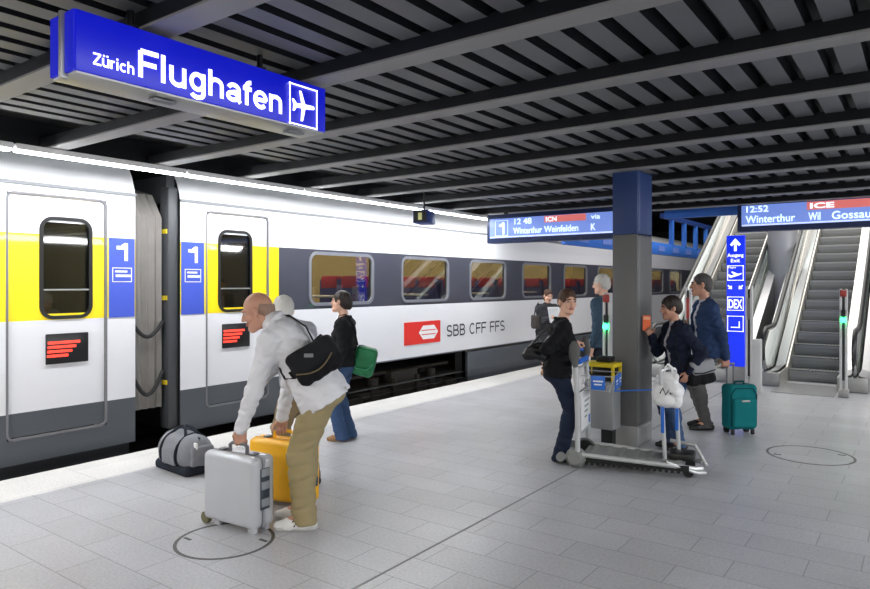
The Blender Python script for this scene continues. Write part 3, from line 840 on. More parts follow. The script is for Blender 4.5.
def escalator(xc, Y0, label):
    r = tag(empty('escalator', (xc, Y0, 0)), label, 'escalator')
    L = 6.6; flat = 0.75
    zi = lambda y: max(0.0, (y - flat) * TANE)
    MB().box((0, -0.30, 0.006), (0.86, 1.1, 0.012)).build('landing_plate', STEEL, r)
    b = MB()
    for k in range(22): b.box((-0.39 + k * 0.037, 0.30, 0.014), (0.014, 0.14, 0.012))
    b.box((0, 0.30, 0.005), (0.82, 0.16, 0.012)); b.build('comb_plate', ALU, r)
    rise, run = 0.2, 0.2 / TANE
    proto = None; ns = 20
    b = MB()
    # one step: ribbed tread and curved riser
    for k in range(16): b.box((-0.385 + 0.0513 * k, run / 2, -0.012), (0.03, run, 0.024))
    b.box((0, run / 2, -0.03), (0.80, run, 0.02))
    arc = [(0.0, 0.0), (-0.012, -0.05), (-0.008, -0.12), (0.02, -0.21), (0.05, -0.21), (0.03, -0.02)]
    b.prism([(y, z) for y, z in arc], -0.40, 0.40, 'x')
    b.box((0, 0.004, -0.006), (0.80, 0.014, 0.010), mi=1)
    st = b.build('step', [STEPM, mat('step_edge', (58, 60, 60), 0.6)], r)
    st.location = (0, flat, rise)
    for i in range(1, ns):
        q = st.copy(); COL.objects.link(q); q.parent = r; q.location = (0, flat + run * i, rise * (i + 1))
    for s_ in (-1, 1):
        # skirt and inclined deck
        sk = MB(); poly = [(-0.12, 0.0), (-0.12, 0.22), (flat - 0.1, 0.25), (L, zi(L) + 0.34), (L, -0.0)]
        sk.prism(poly, 0.41 * s_, 0.44 * s_, 'x'); sk.build('skirt_panel', SKIRT, r)
        dk = MB()
        pts = [(-0.12, 0.22), (flat - 0.1, 0.25), (L, zi(L) + 0.34)]
        for (ya, za), (yb, zb) in zip(pts[:-1], pts[1:]):
            x0_, x1_ = sorted((0.44 * s_, 0.60 * s_)); x2_, x3_ = sorted((0.70 * s_, 0.84 * s_))
            dk.add([(x0_, ya, za), (x1_, ya, za + 0.05), (x1_, yb, zb + 0.05), (x0_, yb, zb)], [[0, 1, 2, 3]])
            dk.add([(x2_, ya, za + 0.05), (x3_, ya, za), (x3_, yb, zb), (x2_, yb, zb + 0.05)], [[0, 1, 2, 3]])
        dk.build('deck_cover', STEEL, r, recalc=False)
        ou = MB(); ou.prism([(-0.12, 0.0), (-0.12, 0.22), (flat - 0.1, 0.25), (L, zi(L) + 0.34), (L, 0.0)], 0.82 * s_, 0.84 * s_, 'x'); ou.build('side_cladding', ALU, r)
        nb = MB(); nb.box((0.62 * s_, -0.02, 0.115), (0.42, 0.28, 0.23), bev=0.02); nb.build('newel_base', ALU, r)
        # balustrade panel: steel clad with a rounded newel
        pan = []
        for k in range(13):
            a = math.radians(270 - 180 * k / 12); pan.append((0.12 + 0.33 * math.cos(a), 0.60 + 0.33 * math.sin(a)))
        pan += [(flat + 0.15, 0.93), (L, zi(L) + 0.93 - 0.09), (L, zi(L) + 0.30), (flat - 0.1, 0.25), (0.12, 0.25)]
        pm = MB(); pm.prism(pan, 0.632 * s_, 0.668 * s_, 'x'); pm.build('balustrade', CLEAR if s_ < 0 else CLEAR, r)
        iv = MB(); iv.prism([(flat + 0.35, 0.42), (L, zi(L) + 0.36), (L, zi(L) + 0.62), (flat + 0.9, 0.30 + 0.44)], 0.60 * s_, 0.628 * s_, 'x'); iv.build('inner_panel', SKIRT, r)
        hp = []
        for k in range(13):
            a = math.radians(262 - 172 * k / 12); hp.append((0.65 * s_, 0.12 + 0.36 * math.cos(a), 0.60 + 0.36 * math.sin(a)))
        hp += [(0.65 * s_, flat - 0.1, 0.965), (0.65 * s_, flat + 0.15, 1.0)]
        hp += [(0.65 * s_, flat + 0.35 + 0.5 * k, zi(flat + 0.35 + 0.5 * k) + 0.885) for k in range(12)]
        hr = MB(); hr.tube(hp, 0.040, n=10, flat=0.022, up=(1, 0, 0) if False else None); hr.build('handrail', BLACK, r)
        rl = MB(); rl.tube([(p[0], p[1] + (0.02 if p[1] < 0.2 else 0), p[2] - 0.035) for p in hp[2:]], 0.028, n=8); rl.build('handrail_guide', STEEL, r)
    return r


escalator(-1.55, 12.55, 'escalator with empty grey steps at the right, beyond the red and green signal post')
escalator(-3.45, 12.55, 'escalator rising behind the blue information totem, nearer the train')
r = struct(MB().cyl((-2.5, 16.2, 0), (-2.5, 16.2, 6.0), 0.30, n=40).build('column_steel', mat('column_clad', (188, 188, 190), 0.45, 0.25, 0.08, 3)))
struct(MB().box((-2.5, 19.6, 1.8), (4.0, 0.2, 3.6)).build('wall_escalator', mat('shaft_wall', (58, 58, 62), 0.8)))
struct(MB().box((1.8, 20.0, 3), (4.4, 0.2, 6)).build('wall_end', mat('end_wall', (132, 130, 132), 0.7)))

# signal posts
PW = mat('post_white', (206, 206, 204), 0.45); PG = emis('signal_green', (40, 255, 140), 14.0); PR = mat('signal_red', (172, 62, 58), 0.45)


def signal_post(loc, label, lit, hgt=1.62):
    r = tag(empty('signal_post', loc), label, 'post')
    MB().box((-0.035, 0, hgt / 2), (0.032, 0.09, hgt), bev=0.006).box((0.035, 0, hgt / 2), (0.032, 0.09, hgt), bev=0.006).build('upright', PW, r)
    MB().box((0, 0.01, hgt / 2 + 0.1), (0.045, 0.05, hgt - 0.3)).build('inset', mat('post_inset', (60, 62, 66), 0.5), r)
    MB().box((0, 0, 0.06), (0.14, 0.13, 0.12), bev=0.01).build('foot', ALU, r)
    if lit:
        MB().box((0, -0.02, hgt - 0.07), (0.085, 0.10, 0.10), bev=0.012).build('red_lamp', PR, r)
        MB().box((0, -0.03, 1.27), (0.06, 0.08, 0.1), bev=0.01).build('lamp_hood', BLACK, r)
        MB().sphere((0, -0.065, 1.17), 0.036).build('green_lamp', PG, r)
    else:
        MB().box((0, -0.035, 1.32), (0.045, 0.03, 0.34), bev=0.006).build('red_marker', PR if loc[0] < -3 else mat('marker_grey', (130, 126, 124), 0.5), r)
    return r


signal_post((-1.0, 11.85, 0), 'signal post with red cap and glowing green lamp before the right escalator', True, 1.64)
signal_post(at(2.22, 8.62), 'signal post with a green lamp just left of the column', True, 1.60)
r = signal_post((-2.26, 11.55, 0), 'white signal post beside the blue information totem', False, 1.68)
MB().box((0.11, 0.02, 0.42), (0.13, 0.12, 0.84), bev=0.01).build('control_box', PW, r)
signal_post((-3.10, 11.2, 0), 'white signal post behind the woman holding an orange ticket', False, 1.66)

# totem
r = tag(empty('information_totem', (-2.553, 12.0, 0)), 'tall bright blue information totem with arrows between the escalators', 'sign')
TB = emis('totem_blue', (24, 52, 236), 0.72)
MB().box((0, 0, 1.43), (0.28, 0.08, 2.18), bev=0.006).build('totem_panel', TB, r)
MB().box((0, 0, 0.17), (0.28, 0.09, 0.34), bev=0.006).build('totem_base', ALU, r)
b = MB(); b.prism([(0, 2.47), (0.085, 2.37), (0.055, 2.345), (0.02, 2.385), (0.02, 2.26), (-0.02, 2.26), (-0.02, 2.385), (-0.055, 2.345), (-0.085, 2.37)], -0.046, -0.041, 'y'); b.build('arrow', SW, r)
for s_ in (-1, 1):
    b = MB(); M_ = Matrix.Translation((0.085 * s_, 0, 1.66)) @ Matrix.Rotation(-s_ * math.radians(135), 4, 'Y') @ Matrix.Scale(0.42, 4) @ Matrix.Translation((0, 0, -2.36))
    b.prism([(0, 2.47), (0.085, 2.37), (0.055, 2.345), (0.02, 2.385), (0.02, 2.26), (-0.02, 2.26), (-0.02, 2.385), (-0.055, 2.345), (-0.085, 2.37)], -0.11, -0.098, 'y', M=M_); b.build('arrow', SW, r)
text('lettering', 'Ausgang', SW, r, (-0.125, -0.042, 2.165), RY, 0.25, 0.06, 0.001, 0.01)
text('exit_word', 'Exit', SW, r, (-0.07, -0.042, 2.075), RY, 0.14, 0.06, 0.001, 0.01)
text('lettering', 'Flight', SW, r, (-0.11, -0.042, 1.975), RY, 0.12, 0.03, 0.001, 0.0)


def sqframe(b, xa, xb, za, zb, t=0.009):
    for (a0, a1, c0, c1_) in ((xa, xb, za, za + t), (xa, xb, zb - t, zb), (xa, xa + t, za, zb), (xb - t, xb, za, zb)):
        b.box(((a0 + a1) / 2, -0.042, (c0 + c1_) / 2), (a1 - a0, 0.004, c1_ - c0))


b = MB(); sqframe(b, -0.125, 0.125, 1.77, 2.02)
M_ = Matrix.Translation((0.0, 0, 1.855)) @ Matrix.Rotation(math.radians(-18), 4, 'Y')
b.prism([(-0.10, 0.0), (-0.105, 0.045), (-0.085, 0.045), (-0.06, 0.018), (-0.01, 0.014), (-0.045, 0.075), (-0.02, 0.075), (0.045, 0.012), (0.1, 0.008), (0.105, -0.005), (0.06, -0.014), (-0.07, -0.014)], -0.046, -0.041, 'y', M=M_)
sqframe(b, -0.125, 0.125, 1.27, 1.50); sqframe(b, -0.125, 0.125, 0.92, 1.18)
b.box((0.0, -0.042, 0.99), (0.14, 0.004, 0.014)).box((0.06, -0.042, 1.04), (0.014, 0.004, 0.1))
b.build('pictogram', SW, r)
text('lettering', 'DEX', SW, r, (-0.105, -0.042, 1.31), RY, 0.21, 0.15, 0.001, 0.02)

# manhole rings set in the floor
for (loc, ra, lab) in (((-3.79, 2.794, 0), 0.315, 'round steel manhole cover ring in the floor under the grey suitcase'), ((-0.934, 7.644, 0), 0.385, 'round steel manhole cover ring in the open floor at the right')):
    r = tag(empty('manhole_cover', loc), lab, 'manhole cover')
    b = MB(); b.lathe([(ra - 0.012, 0.0002), (ra - 0.012, 0.0012), (ra + 0.012, 0.0012), (ra + 0.012, 0.0002)], n=64); b.build('rim', mat('rim_dark', (88, 86, 84), 0.5, 0.3), r)
    for k in (0.6, 3.7): MB().box((ra * 0.82 * math.cos(k), ra * 0.82 * math.sin(k), 0.0015), (0.07, 0.02, 0.003), M=None).build('lifting_slot', mat('rim_dark', (88, 86, 84), 0.5, 0.3), r)
#@@OBJECTS@@
# ================================================================== PEOPLE
SK1 = mat('skin_tan', (192, 142, 118), 0.5, 0, 0.08, 20); SK2 = mat('skin_fair', (222, 176, 152), 0.5, 0, 0.06, 20)
EYEW = mat('eye_white', (186, 172, 162), 0.4); EYED = mat('eye_dark', (40, 30, 24), 0.3)
LIP = mat('lip', (172, 108, 96), 0.5)


def ik(S, T, l1, l2, pole):
    S = np.asarray(S, float); T = np.asarray(T, float); d = np.linalg.norm(T - S); u = (T - S) / d
    d = min(d, 0.995 * (l1 + l2)); a = (l1 * l1 - l2 * l2 + d * d) / (2 * d); hh = math.sqrt(max(0, l1 * l1 - a * a))
    p = np.asarray(pole, float); p = nrm(p - u * (p @ u))
    return S + u * a + p * hh, S + u * d


def pose(h, lean=4, side=0, pelvis=(0, 0), pz=0.525, feet=((0, 0.09), (0, -0.09)), toes=(8, -8), hands=(None, None), shrug=((0, 0, 0), (0, 0, 0)),
         head=None, yaw=0, pitch=0, knee=(1, 1), elbow=((-1, 0.4, -0.2), (-1, -0.4, -0.2)), heel=(0, 0), arm=1.0, leg=1.0, neck=(0.0, 0, 0.50)):
    s = h / 1.75; J = {'h': h, 's': s}
    t = math.radians(lean); sd = math.radians(side)
    up = nrm(V(math.sin(t), math.sin(sd), math.cos(t))); fw = nrm(V(math.cos(t), 0, -math.sin(t))); lf = nrm(np.cross(up, fw)); fw = np.cross(lf, up)
    P = V(pelvis[0], pelvis[1], pz * h); J['P'] = P
    J['T'] = lambda f, l, u: P + (fw * f + lf * l + up * u) * s
    J['up'] = up; J['fw'] = fw; J['lf'] = lf
    T = J['T']
    J['neck'] = T(*neck)
    hd = T(0.045, 0, 0.715) if head is None else np.asarray(head, float)
    J['head'] = hd
    yw = math.radians(yaw); pt = math.radians(pitch)
    hf = V(math.cos(yw) * math.cos(pt), math.sin(yw) * math.cos(pt), -math.sin(pt))
    J['M'] = frame(hf, V(0, 0, 1))
    for i, (n, sg) in enumerate((('L', 1), ('R', -1))):
        sh = T(0.0, 0.178 * sg, 0.445) + V(*shrug[i]); J['sh' + n] = sh
        tg = hands[i]
        if tg is None: tg = sh + V(0.04, 0.05 * sg, -0.545) * s
        J['el' + n], J['wr' + n] = ik(sh, tg, 0.172 * h * arm, 0.150 * h * arm, elbow[i])
        hip = P + V(0, 0.088 * sg * s, -0.02 * s); J['hip' + n] = hip
        an = V(feet[i][0], feet[i][1], 0.048 * h + heel[i])
        J['kn' + n], J['an' + n] = ik(hip, an, 0.245 * h * leg, 0.242 * h * leg, V(knee[i], 0.1 * sg, 0))
        a = math.radians(toes[i]); J['toe' + n] = V(math.cos(a), math.sin(a), 0)
    return J


def hand_solid(W, d, n, thumb, style, s):
    """palm plus five separate jointed fingers; d along the fingers, n out of the palm, thumb towards the thumb side"""
    d = nrm(d); n = nrm(np.asarray(n) - d * (np.asarray(n) @ d)); t = nrm(np.asarray(thumb) - d * (np.asarray(thumb) @ d) - n * (np.asarray(thumb) @ n))
    S = Solid(0.0042); M = np.stack([d, t, n], 1)
    S.cone(W - d * 0.03 * s, W + d * 0.02 * s, 0.027 * s, 0.026 * s)
    S.box(W + d * 0.05 * s, V(0.046, 0.040, 0.014) * s, 0.013 * s, M, 0.02)
    bend = {'grip': (62, 78, 55), 'relax': (18, 26, 16), 'flat': (5, 8, 5), 'pinch': (42, 40, 20)}[style]
    for i, (off, L) in enumerate(((0.030, 0.072), (0.010, 0.082), (-0.011, 0.075), (-0.031, 0.060))):
        p = W + (d * 0.090 + t * off) * s; a = 0.0; rr = 0.0092 * s
        for k, fr in enumerate((0.45, 0.31, 0.24)):
            a += math.radians(bend[k] * (1 + 0.06 * i)); q = p + (d * math.cos(a) + n * math.sin(a)) * L * fr * s
            S.cone(p, q, rr, rr * 0.92, 0.006); p = q; rr *= 0.92
    p = W + (d * 0.025 + t * 0.034) * s
    c = 0.9 if style in ('grip', 'pinch') else 0.25
    q = p + nrm(d * 0.7 + t * 0.6 + n * c) * 0.045 * s; S.cone(p, q, 0.014 * s, 0.0108 * s, 0.012)
    S.cone(q, q + nrm(d * 0.9 + n * c * 0.8 + t * 0.05) * 0.034 * s, 0.0105 * s, 0.009 * s, 0.006)
    return S


def torso(S, J, off, fem, low=0.0, belly=0.0, k=0.05):
    T = J['T']; s = J['s']; cw = 0.066 if fem else 0.088; r = lambda x: x * s + off
    for sg in (1, -1):
        a = T(-0.012, 0.072 * sg, low); b = T(0.0, (0.045 if fem else 0.062) * sg, 0.17); c = T(0.004, cw * sg, 0.34); d = T(0, 0.125 * sg, 0.445)
        S.cone(a, b, r(0.108), r(0.088 if fem else 0.098), k); S.cone(b, c, r(0.088 if fem else 0.098), r(0.102), k); S.cone(c, d, r(0.10), r(0.058), k)
        if fem: S.ell(T(0.085, 0.065 * sg, 0.305), V(0.055, 0.06, 0.06) * s + off, None, 0.04)
    S.cone(T(-0.012, 0.072, low), T(-0.012, -0.072, low), r(0.108), None, k)
    S.cone(T(0, 0.125, 0.445), T(0, -0.125, 0.445), r(0.058), None, k)
    S.cone(J['shL'], T(0, 0.10, 0.45), r(0.058), r(0.05), k); S.cone(J['shR'], T(0, -0.10, 0.45), r(0.058), r(0.05), k)
    S.cone(T(-0.02, 0, 0.42), J['neck'] + J['up'] * 0.005, r(0.085), r(0.055), k)
    if belly: S.ell(T(0.07, 0, 0.13), V(0.09 + belly, 0.13, 0.14) * s + off, None, 0.06)


def sleeve(S, J, n, off, cuff=0.0):
    s = J['s']; e, w_ = J['el' + n], J['wr' + n]; d = nrm(w_ - e)
    S.cone(J['sh' + n], e, 0.056 * s + off, 0.043 * s + off, 0.035); S.cone(e, w_ - d * (0.012 - cuff), 0.043 * s + off, 0.032 * s + off, 0.03)


def person(label, loc, rotz, J, skin, top, legs, shoe, hair, hand_style=('relax', 'relax'), palm=(None, None), fem=False, h=0.0075, group=None, face=True, finger=(None, None)):
    root = tag(empty('person', loc, rotz), label, 'person'); s = J['s']; T = J['T']
    M = J['M']; hc = J['head']; H = lambda f, l, u: hc + M @ V(f, l, u) * s
    B = Solid(h)
    torso(B, J, -0.018, fem)
    for n in 'LR':
        B.cone(J['sh' + n], J['el' + n], 0.04 * s, 0.034 * s); B.cone(J['el' + n], J['wr' + n], 0.034 * s, 0.026 * s)
        B.cone(J['hip' + n], J['kn' + n], 0.07 * s, 0.05 * s, 0.04); B.cone(J['kn' + n], J['an' + n], 0.048 * s, 0.034 * s)
        B.cone(J['an' + n], J['an' + n] + J['toe' + n] * 0.1 * s - V(0, 0, 0.03), 0.034 * s, 0.025 * s)
    B.cone(J['neck'] - J['up'] * 0.05, H(-0.02, 0, -0.04), 0.058 * s, 0.052 * s, 0.03)
    B.ell(H(-0.012, 0, 0.03), V(0.097, 0.076, 0.09) * s, M, 0.02); B.ell(H(0.026, 0, -0.045), V(0.068, 0.058, 0.078) * s, M, 0.03)
    for sg in (1, -1):
        B.cone(H(0.0, 0.045 * sg, -0.065), H(0.07, 0.012 * sg, -0.105), 0.022 * s, 0.020 * s, 0.03)
        B.ell(H(-0.004, 0.084 * sg, -0.008), V(0.022, 0.015, 0.035) * s, M, 0.006)
        B.cone(H(0.083, 0.045 * sg, 0.026), H(0.092, 0.012 * sg, 0.024), 0.011 * s, None, 0.015)
        B.ell(H(0.066, 0.043 * sg, -0.03), V(0.026, 0.022, 0.022) * s, M, 0.02)
        B.ell(H(0.098, 0.033 * sg, 0.004), V(0.018, 0.017, 0.012) * s, M, 0.012, neg=True)
    for sg in (1, -1): B.ell(H(0.012, 0.092 * sg, -0.004), V(0.012, 0.012, 0.02) * s, M, 0.006, neg=True)
    B.cone(H(0.092, 0, 0.016), H(0.117, 0, -0.028), 0.009 * s, 0.0135 * s, 0.012); B.ell(H(0.104, 0, -0.034), V(0.013, 0.018, 0.009) * s, M, 0.008)
    B.ell(H(0.079, 0, -0.104), V(0.022, 0.024, 0.02) * s, M, 0.02)
    ex = []
    for i, n in enumerate('LR'):
        sg = 1 if n == 'L' else -1; d = nrm(J['wr' + n] - J['el' + n]) if finger[i] is None else nrm(finger[i])
        pn = V(0, -sg, 0) if palm[i] is None else V(*palm[i])
        th = np.cross(d, pn) * (1 if n == 'R' else -1)
        ex.append(hand_solid(J['wr' + n], d, pn, th, hand_style[i], s * (0.92 if fem else 1.0)))
    body = B.build('body', skin, root, ex)
    if face:
        for sg in (1, -1):
            e = MB(); e.sphere(tuple(H(0.0755, 0.033 * sg, 0.004)), 0.0125 * s, 0); e.sphere(tuple(H(0.0815, 0.033 * sg, 0.004)), 0.0078 * s, 1); e.build('eye', [EYEW, EYED], root)
            Solid(0.0035).cone(H(0.088, 0.05 * sg, 0.026), H(0.1, 0.016 * sg, 0.03), 0.0055 * s, 0.0065 * s).build('eyebrow', hair['mat'], root)
        Solid(0.0035).cone(H(0.090, 0.02, -0.066), H(0.096, 0, -0.064), 0.005 * s, 0.007 * s).cone(H(0.096, 0, -0.064), H(0.090, -0.02, -0.066), 0.007 * s, 0.005 * s).cone(H(0.092, 0.014, -0.073), H(0.092, -0.014, -0.073), 0.006 * s).build('lips', LIP, root)
    # hair
    st = hair['style']; R = Solid(0.006); v = hair.get('vol', 0.0)
    if st == 'fringe': v = -0.008
    R.ell(H(-0.017, 0, 0.036), V(0.104 + v, 0.084 + v, 0.095 + v) * s, M)
    if st in ('short', 'full', 'tied'):
        R.ell(H(-0.06, 0, -0.02), V(0.06 + v, 0.07 + v, 0.075) * s, M, 0.03)
    if st == 'bob': R.ell(H(-0.045, 0, -0.045), V(0.075 + v, 0.083 + v, 0.1) * s, M, 0.03)
    if st == 'tied': R.ell(H(-0.115, 0, -0.03), V(0.035, 0.03, 0.06) * s, M, 0.02)
    if st == 'fringe':
        R.ell(H(-0.06, 0, -0.01), V(0.055, 0.07, 0.06) * s, M, 0.03)
        R.cut(H(0, 0, 0.05), M @ V(-0.35, 0, 1)); R.cut(H(-0.026, 0, 0), M @ V(1, 0, 0.5)); R.cut(H(0, 0, -0.075), M @ V(0.5, 0, -1))
        for sg in (1, -1): R.ell(H(0.004, 0.085 * sg, -0.014), V(0.028, 0.03, 0.042) * s, M, 0.015, neg=True)
    else:
        fr = hair.get('brow', 0.0)
        R.ell(H(0.125, 0, -0.06 + fr), V(0.105, 0.076, 0.125) * s, M, 0.02, neg=True)
        R.cut(H(0, 0, hair.get('low', -0.085)), M @ V(0.25, 0, -1))
        for sg in (1, -1): R.ell(H(0.012, 0.088 * sg, -0.03), V(0.024, 0.03, 0.04) * s, M, 0.012, neg=True)
    R.wrinkle(0.004, 120, 3, (1, 1, 0.6)).build('hair', hair['mat'], root)
    # legs
    off = legs.get('off', 0.012); G = Solid(h)
    G.cone(T(-0.012, 0.07, 0.0), T(-0.012, -0.07, 0.0), 0.108 * s + off, None, 0.05); G.cone(T(-0.005, 0.05, 0.12), T(-0.005, -0.05, 0.12), 0.096 * s + off, None, 0.06)
    G.ell(T(-0.06, 0, -0.02), V(0.09, 0.14, 0.1) * s + off * 0.5, None, 0.05)
    for n in 'LR':
        hp, kn, an = J['hip' + n], J['kn' + n], J['an' + n]; fl = legs.get('flare', 0.0)
        G.cone(hp, kn, 0.088 * s + off, 0.060 * s + off, 0.04); G.cone(kn, an - V(0.004, 0, 0.045 * s), 0.060 * s + off, 0.043 * s + off + fl, 0.03)
        G.ell(kn + (an - kn) * 0.28 - J['toe' + n] * 0.018, V(0.052, 0.05, 0.11) * s + off, None, 0.04)
    G.cut(V(0, 0, legs.get('hem', 0.035)), V(0, 0, -1)); G.cut(T(0, 0, 0.14 if top.get('hem', 0.06) < 0.05 else 0.03 - top['hem']), J['up'])
    G.wrinkle(legs.get('wr', 0.0065), 54, 5, (1, 1, 0.5)).build(legs.get('name', 'trousers'), legs['mat'], root)
    # top
    if 'shirt' in top:
        Q = Solid(h); torso(Q, J, 0.006, fem, -0.02, top.get('belly', 0)); Q.cut(T(0, 0, -0.04), -J['up']); Q.cone(J['neck'] - J['up'] * 0.02, J['neck'] + J['up'] * 0.03 + J['fw'] * 0.01, 0.064 * s, 0.06 * s)
        Q.wrinkle(0.004, 28, 8).build('shirt', top['shirt'], root)
    off = top.get('off', 0.014); hem = top.get('hem', 0.06); Q = Solid(h)
    torso(Q, J, off, fem, 0.0, top.get('belly', 0))
    for sg in (1, -1):
        Q.cone(T(-0.012, 0.072 * sg, 0.03), T(-0.012 + top.get('hang', 0), 0.085 * sg, -hem - 0.08), 0.108 * s + off, 0.112 * s + off + top.get('flare', 0), 0.05)
        if top.get('flap'): Q.cone(T(0.05, 0.07 * sg, 0.15), T(0.05 + top['flap'], 0.08 * sg, -hem - 0.05), 0.09 * s, 0.07 * s, 0.06)
    if top.get('open'):
        Q.box(T(0.15, top.get('openl', 0.0), 0.12), V(0.14, top['open'], 0.5) * s, 0.02, np.stack([J['fw'], J['lf'], J['up']], 1), 0.02, neg=True)
    Q.cut(T(0, 0, -hem), -J['up'])
    Q.wrinkle(top.get('wr', 0.0075), top.get('wf', 58), top.get('seed', 2), (1, 1, 0.65))
    for n in 'LR': sleeve(Q, J, n, off * 0.7 + top.get('sl', 0.0))
    Q.build(top.get('name', 'jacket'), top['mat'], root)
    if top.get('collar', True):
        c = Solid(0.006); a = J['neck'] - J['up'] * 0.012 * s
        for k in range(12):
            a0 = math.radians(35 + 290 * k / 12); a1 = math.radians(35 + 290 * (k + 1) / 12)
            e = lambda t_: a + (J['fw'] * math.cos(t_) * 0.068 + J['lf'] * math.sin(t_) * 0.066) * s + J['up'] * (0.028 - 0.018 * math.cos(t_)) * s
            c.cone(e(a0), e(a1), 0.017 * s, None, 0.012)
        c.build('collar', top.get('collar_mat', top['mat']), root)
    for n in 'LR':
        an = J['an' + n]; t = J['toe' + n]; z0 = an[2] - 0.048 * J['h']
        F = Solid(0.006); b0 = V(an[0], an[1], z0)
        k = 0.94 if fem else 1.05
        F.cone(b0 - t * 0.045 * s + V(0, 0, 0.036), b0 + t * 0.10 * s * k + V(0, 0, 0.032), 0.038 * s * k, 0.042 * s * k, 0.02).cone(b0 + t * 0.1 * s * k + V(0, 0, 0.03), b0 + t * 0.165 * s * k + V(0, 0, 0.026), 0.040 * s * k, 0.028 * s * k, 0.02)
        F.cone(b0 + V(0, 0, 0.04), b0 + V(-0.005, 0, 0.085), 0.042 * s, 0.04 * s, 0.02)
        F.cut(V(0, 0, z0 + 0.002), V(0, 0, -1)).cut(b0 + V(0, 0, 0.092 if shoe.get('high') else 0.080), V(-0.2, 0, 1))
        so = F.build('shoe', shoe['mat'], root)
        if shoe.get('sole'):
            Z = Solid(0.006); Z.cone(b0 - t * 0.045 * s + V(0, 0, 0.01), b0 + t * 0.155 * s * k + V(0, 0, 0.01), 0.042 * s * k, 0.036 * s * k).cut(b0 + V(0, 0, 0.024), V(0, 0, 1)).cut(b0 + V(0, 0, 0.001), V(0, 0, -1)); Z.build('sole', shoe['sole'], so)
        if shoe.get('stripes'):
            sd = np.cross(V(0, 0, 1), t)
            for q in range(3):
                for sg in (1, -1):
                    p = b0 + t * (0.035 + 0.028 * q) * s + sd * 0.0405 * sg * s
                    Solid(0.0035).cone(p + V(0, 0, 0.032), p + t * -0.022 * s - sd * 0.012 * sg + V(0, 0, 0.066), 0.006).build('shoe_stripe', shoe['stripes'], so)
    return root


def loc_of(loc, rotz, wpt):
    d = Vector(wpt) - Vector(loc); c, s = math.cos(-rotz), math.sin(-rotz)
    return V(d.x * c - d.y * s, d.x * s + d.y * c, d.z)


def wld(loc, rotz, f, l, z):
    c, s = math.cos(rotz), math.sin(rotz)
    return Vector((loc[0] + f * c - l * s, loc[1] + f * s + l * c, z))


LEFT = math.radians(216.2)       # facing towards the train end of the picture
HW = mat('hair_white', (200, 198, 192), 0.8, 0, 0.15, 60); HG = mat('hair_grey_brown', (150, 122, 106), 0.8, 0, 0.2, 60)
HD = mat('hair_dark', (38, 28, 22), 0.6, 0, 0.2, 60); HB = mat('hair_brown', (74, 50, 34), 0.65, 0, 0.2, 60); HGR = mat('hair_dark_grey', (76, 72, 70), 0.7, 0, 0.2, 60)
cloth = lambda n, c, **k: mat(n, c, 0.85, 0, 0.1, 9, bump=0.25, bscale=220, spec=0.2, **k)
JEAN = cloth('blue_denim', (62, 84, 118)); JEAND = cloth('dark_denim', (34, 42, 62)); KHAKI = cloth('khaki_cotton', (156, 142, 106)); KHAKI2 = cloth('khaki_twill', (140, 124, 96))
WJ = cloth('white_jacket', (222, 222, 226)); GJ = cloth('grey_windbreaker', (168, 170, 176)); BLK = cloth('black_cotton', (30, 31, 34)); BLK2 = cloth('black_knit', (22, 22, 25))
NAVY = cloth('navy_jacket', (28, 34, 52)); BLUEJ = cloth('blue_jacket', (44, 62, 96)); GTR = cloth('grey_trousers', (88, 86, 86)); COAT = cloth('charcoal_coat', (62, 62, 66)); PSH = cloth('pale_shirt', (196, 194, 204))
SLATE = cloth('slate_jacket', (66, 86, 104)); DTR = cloth('dark_trousers', (42, 46, 56))
SHB = mat('shoe_black', (28, 27, 27), 0.4); SHW = mat('shoe_white', (226, 226, 224), 0.5); SHBR = mat('shoe_brown', (150, 112, 72), 0.5)

# suitcases and bags on the floor come first: hands reach for their handles


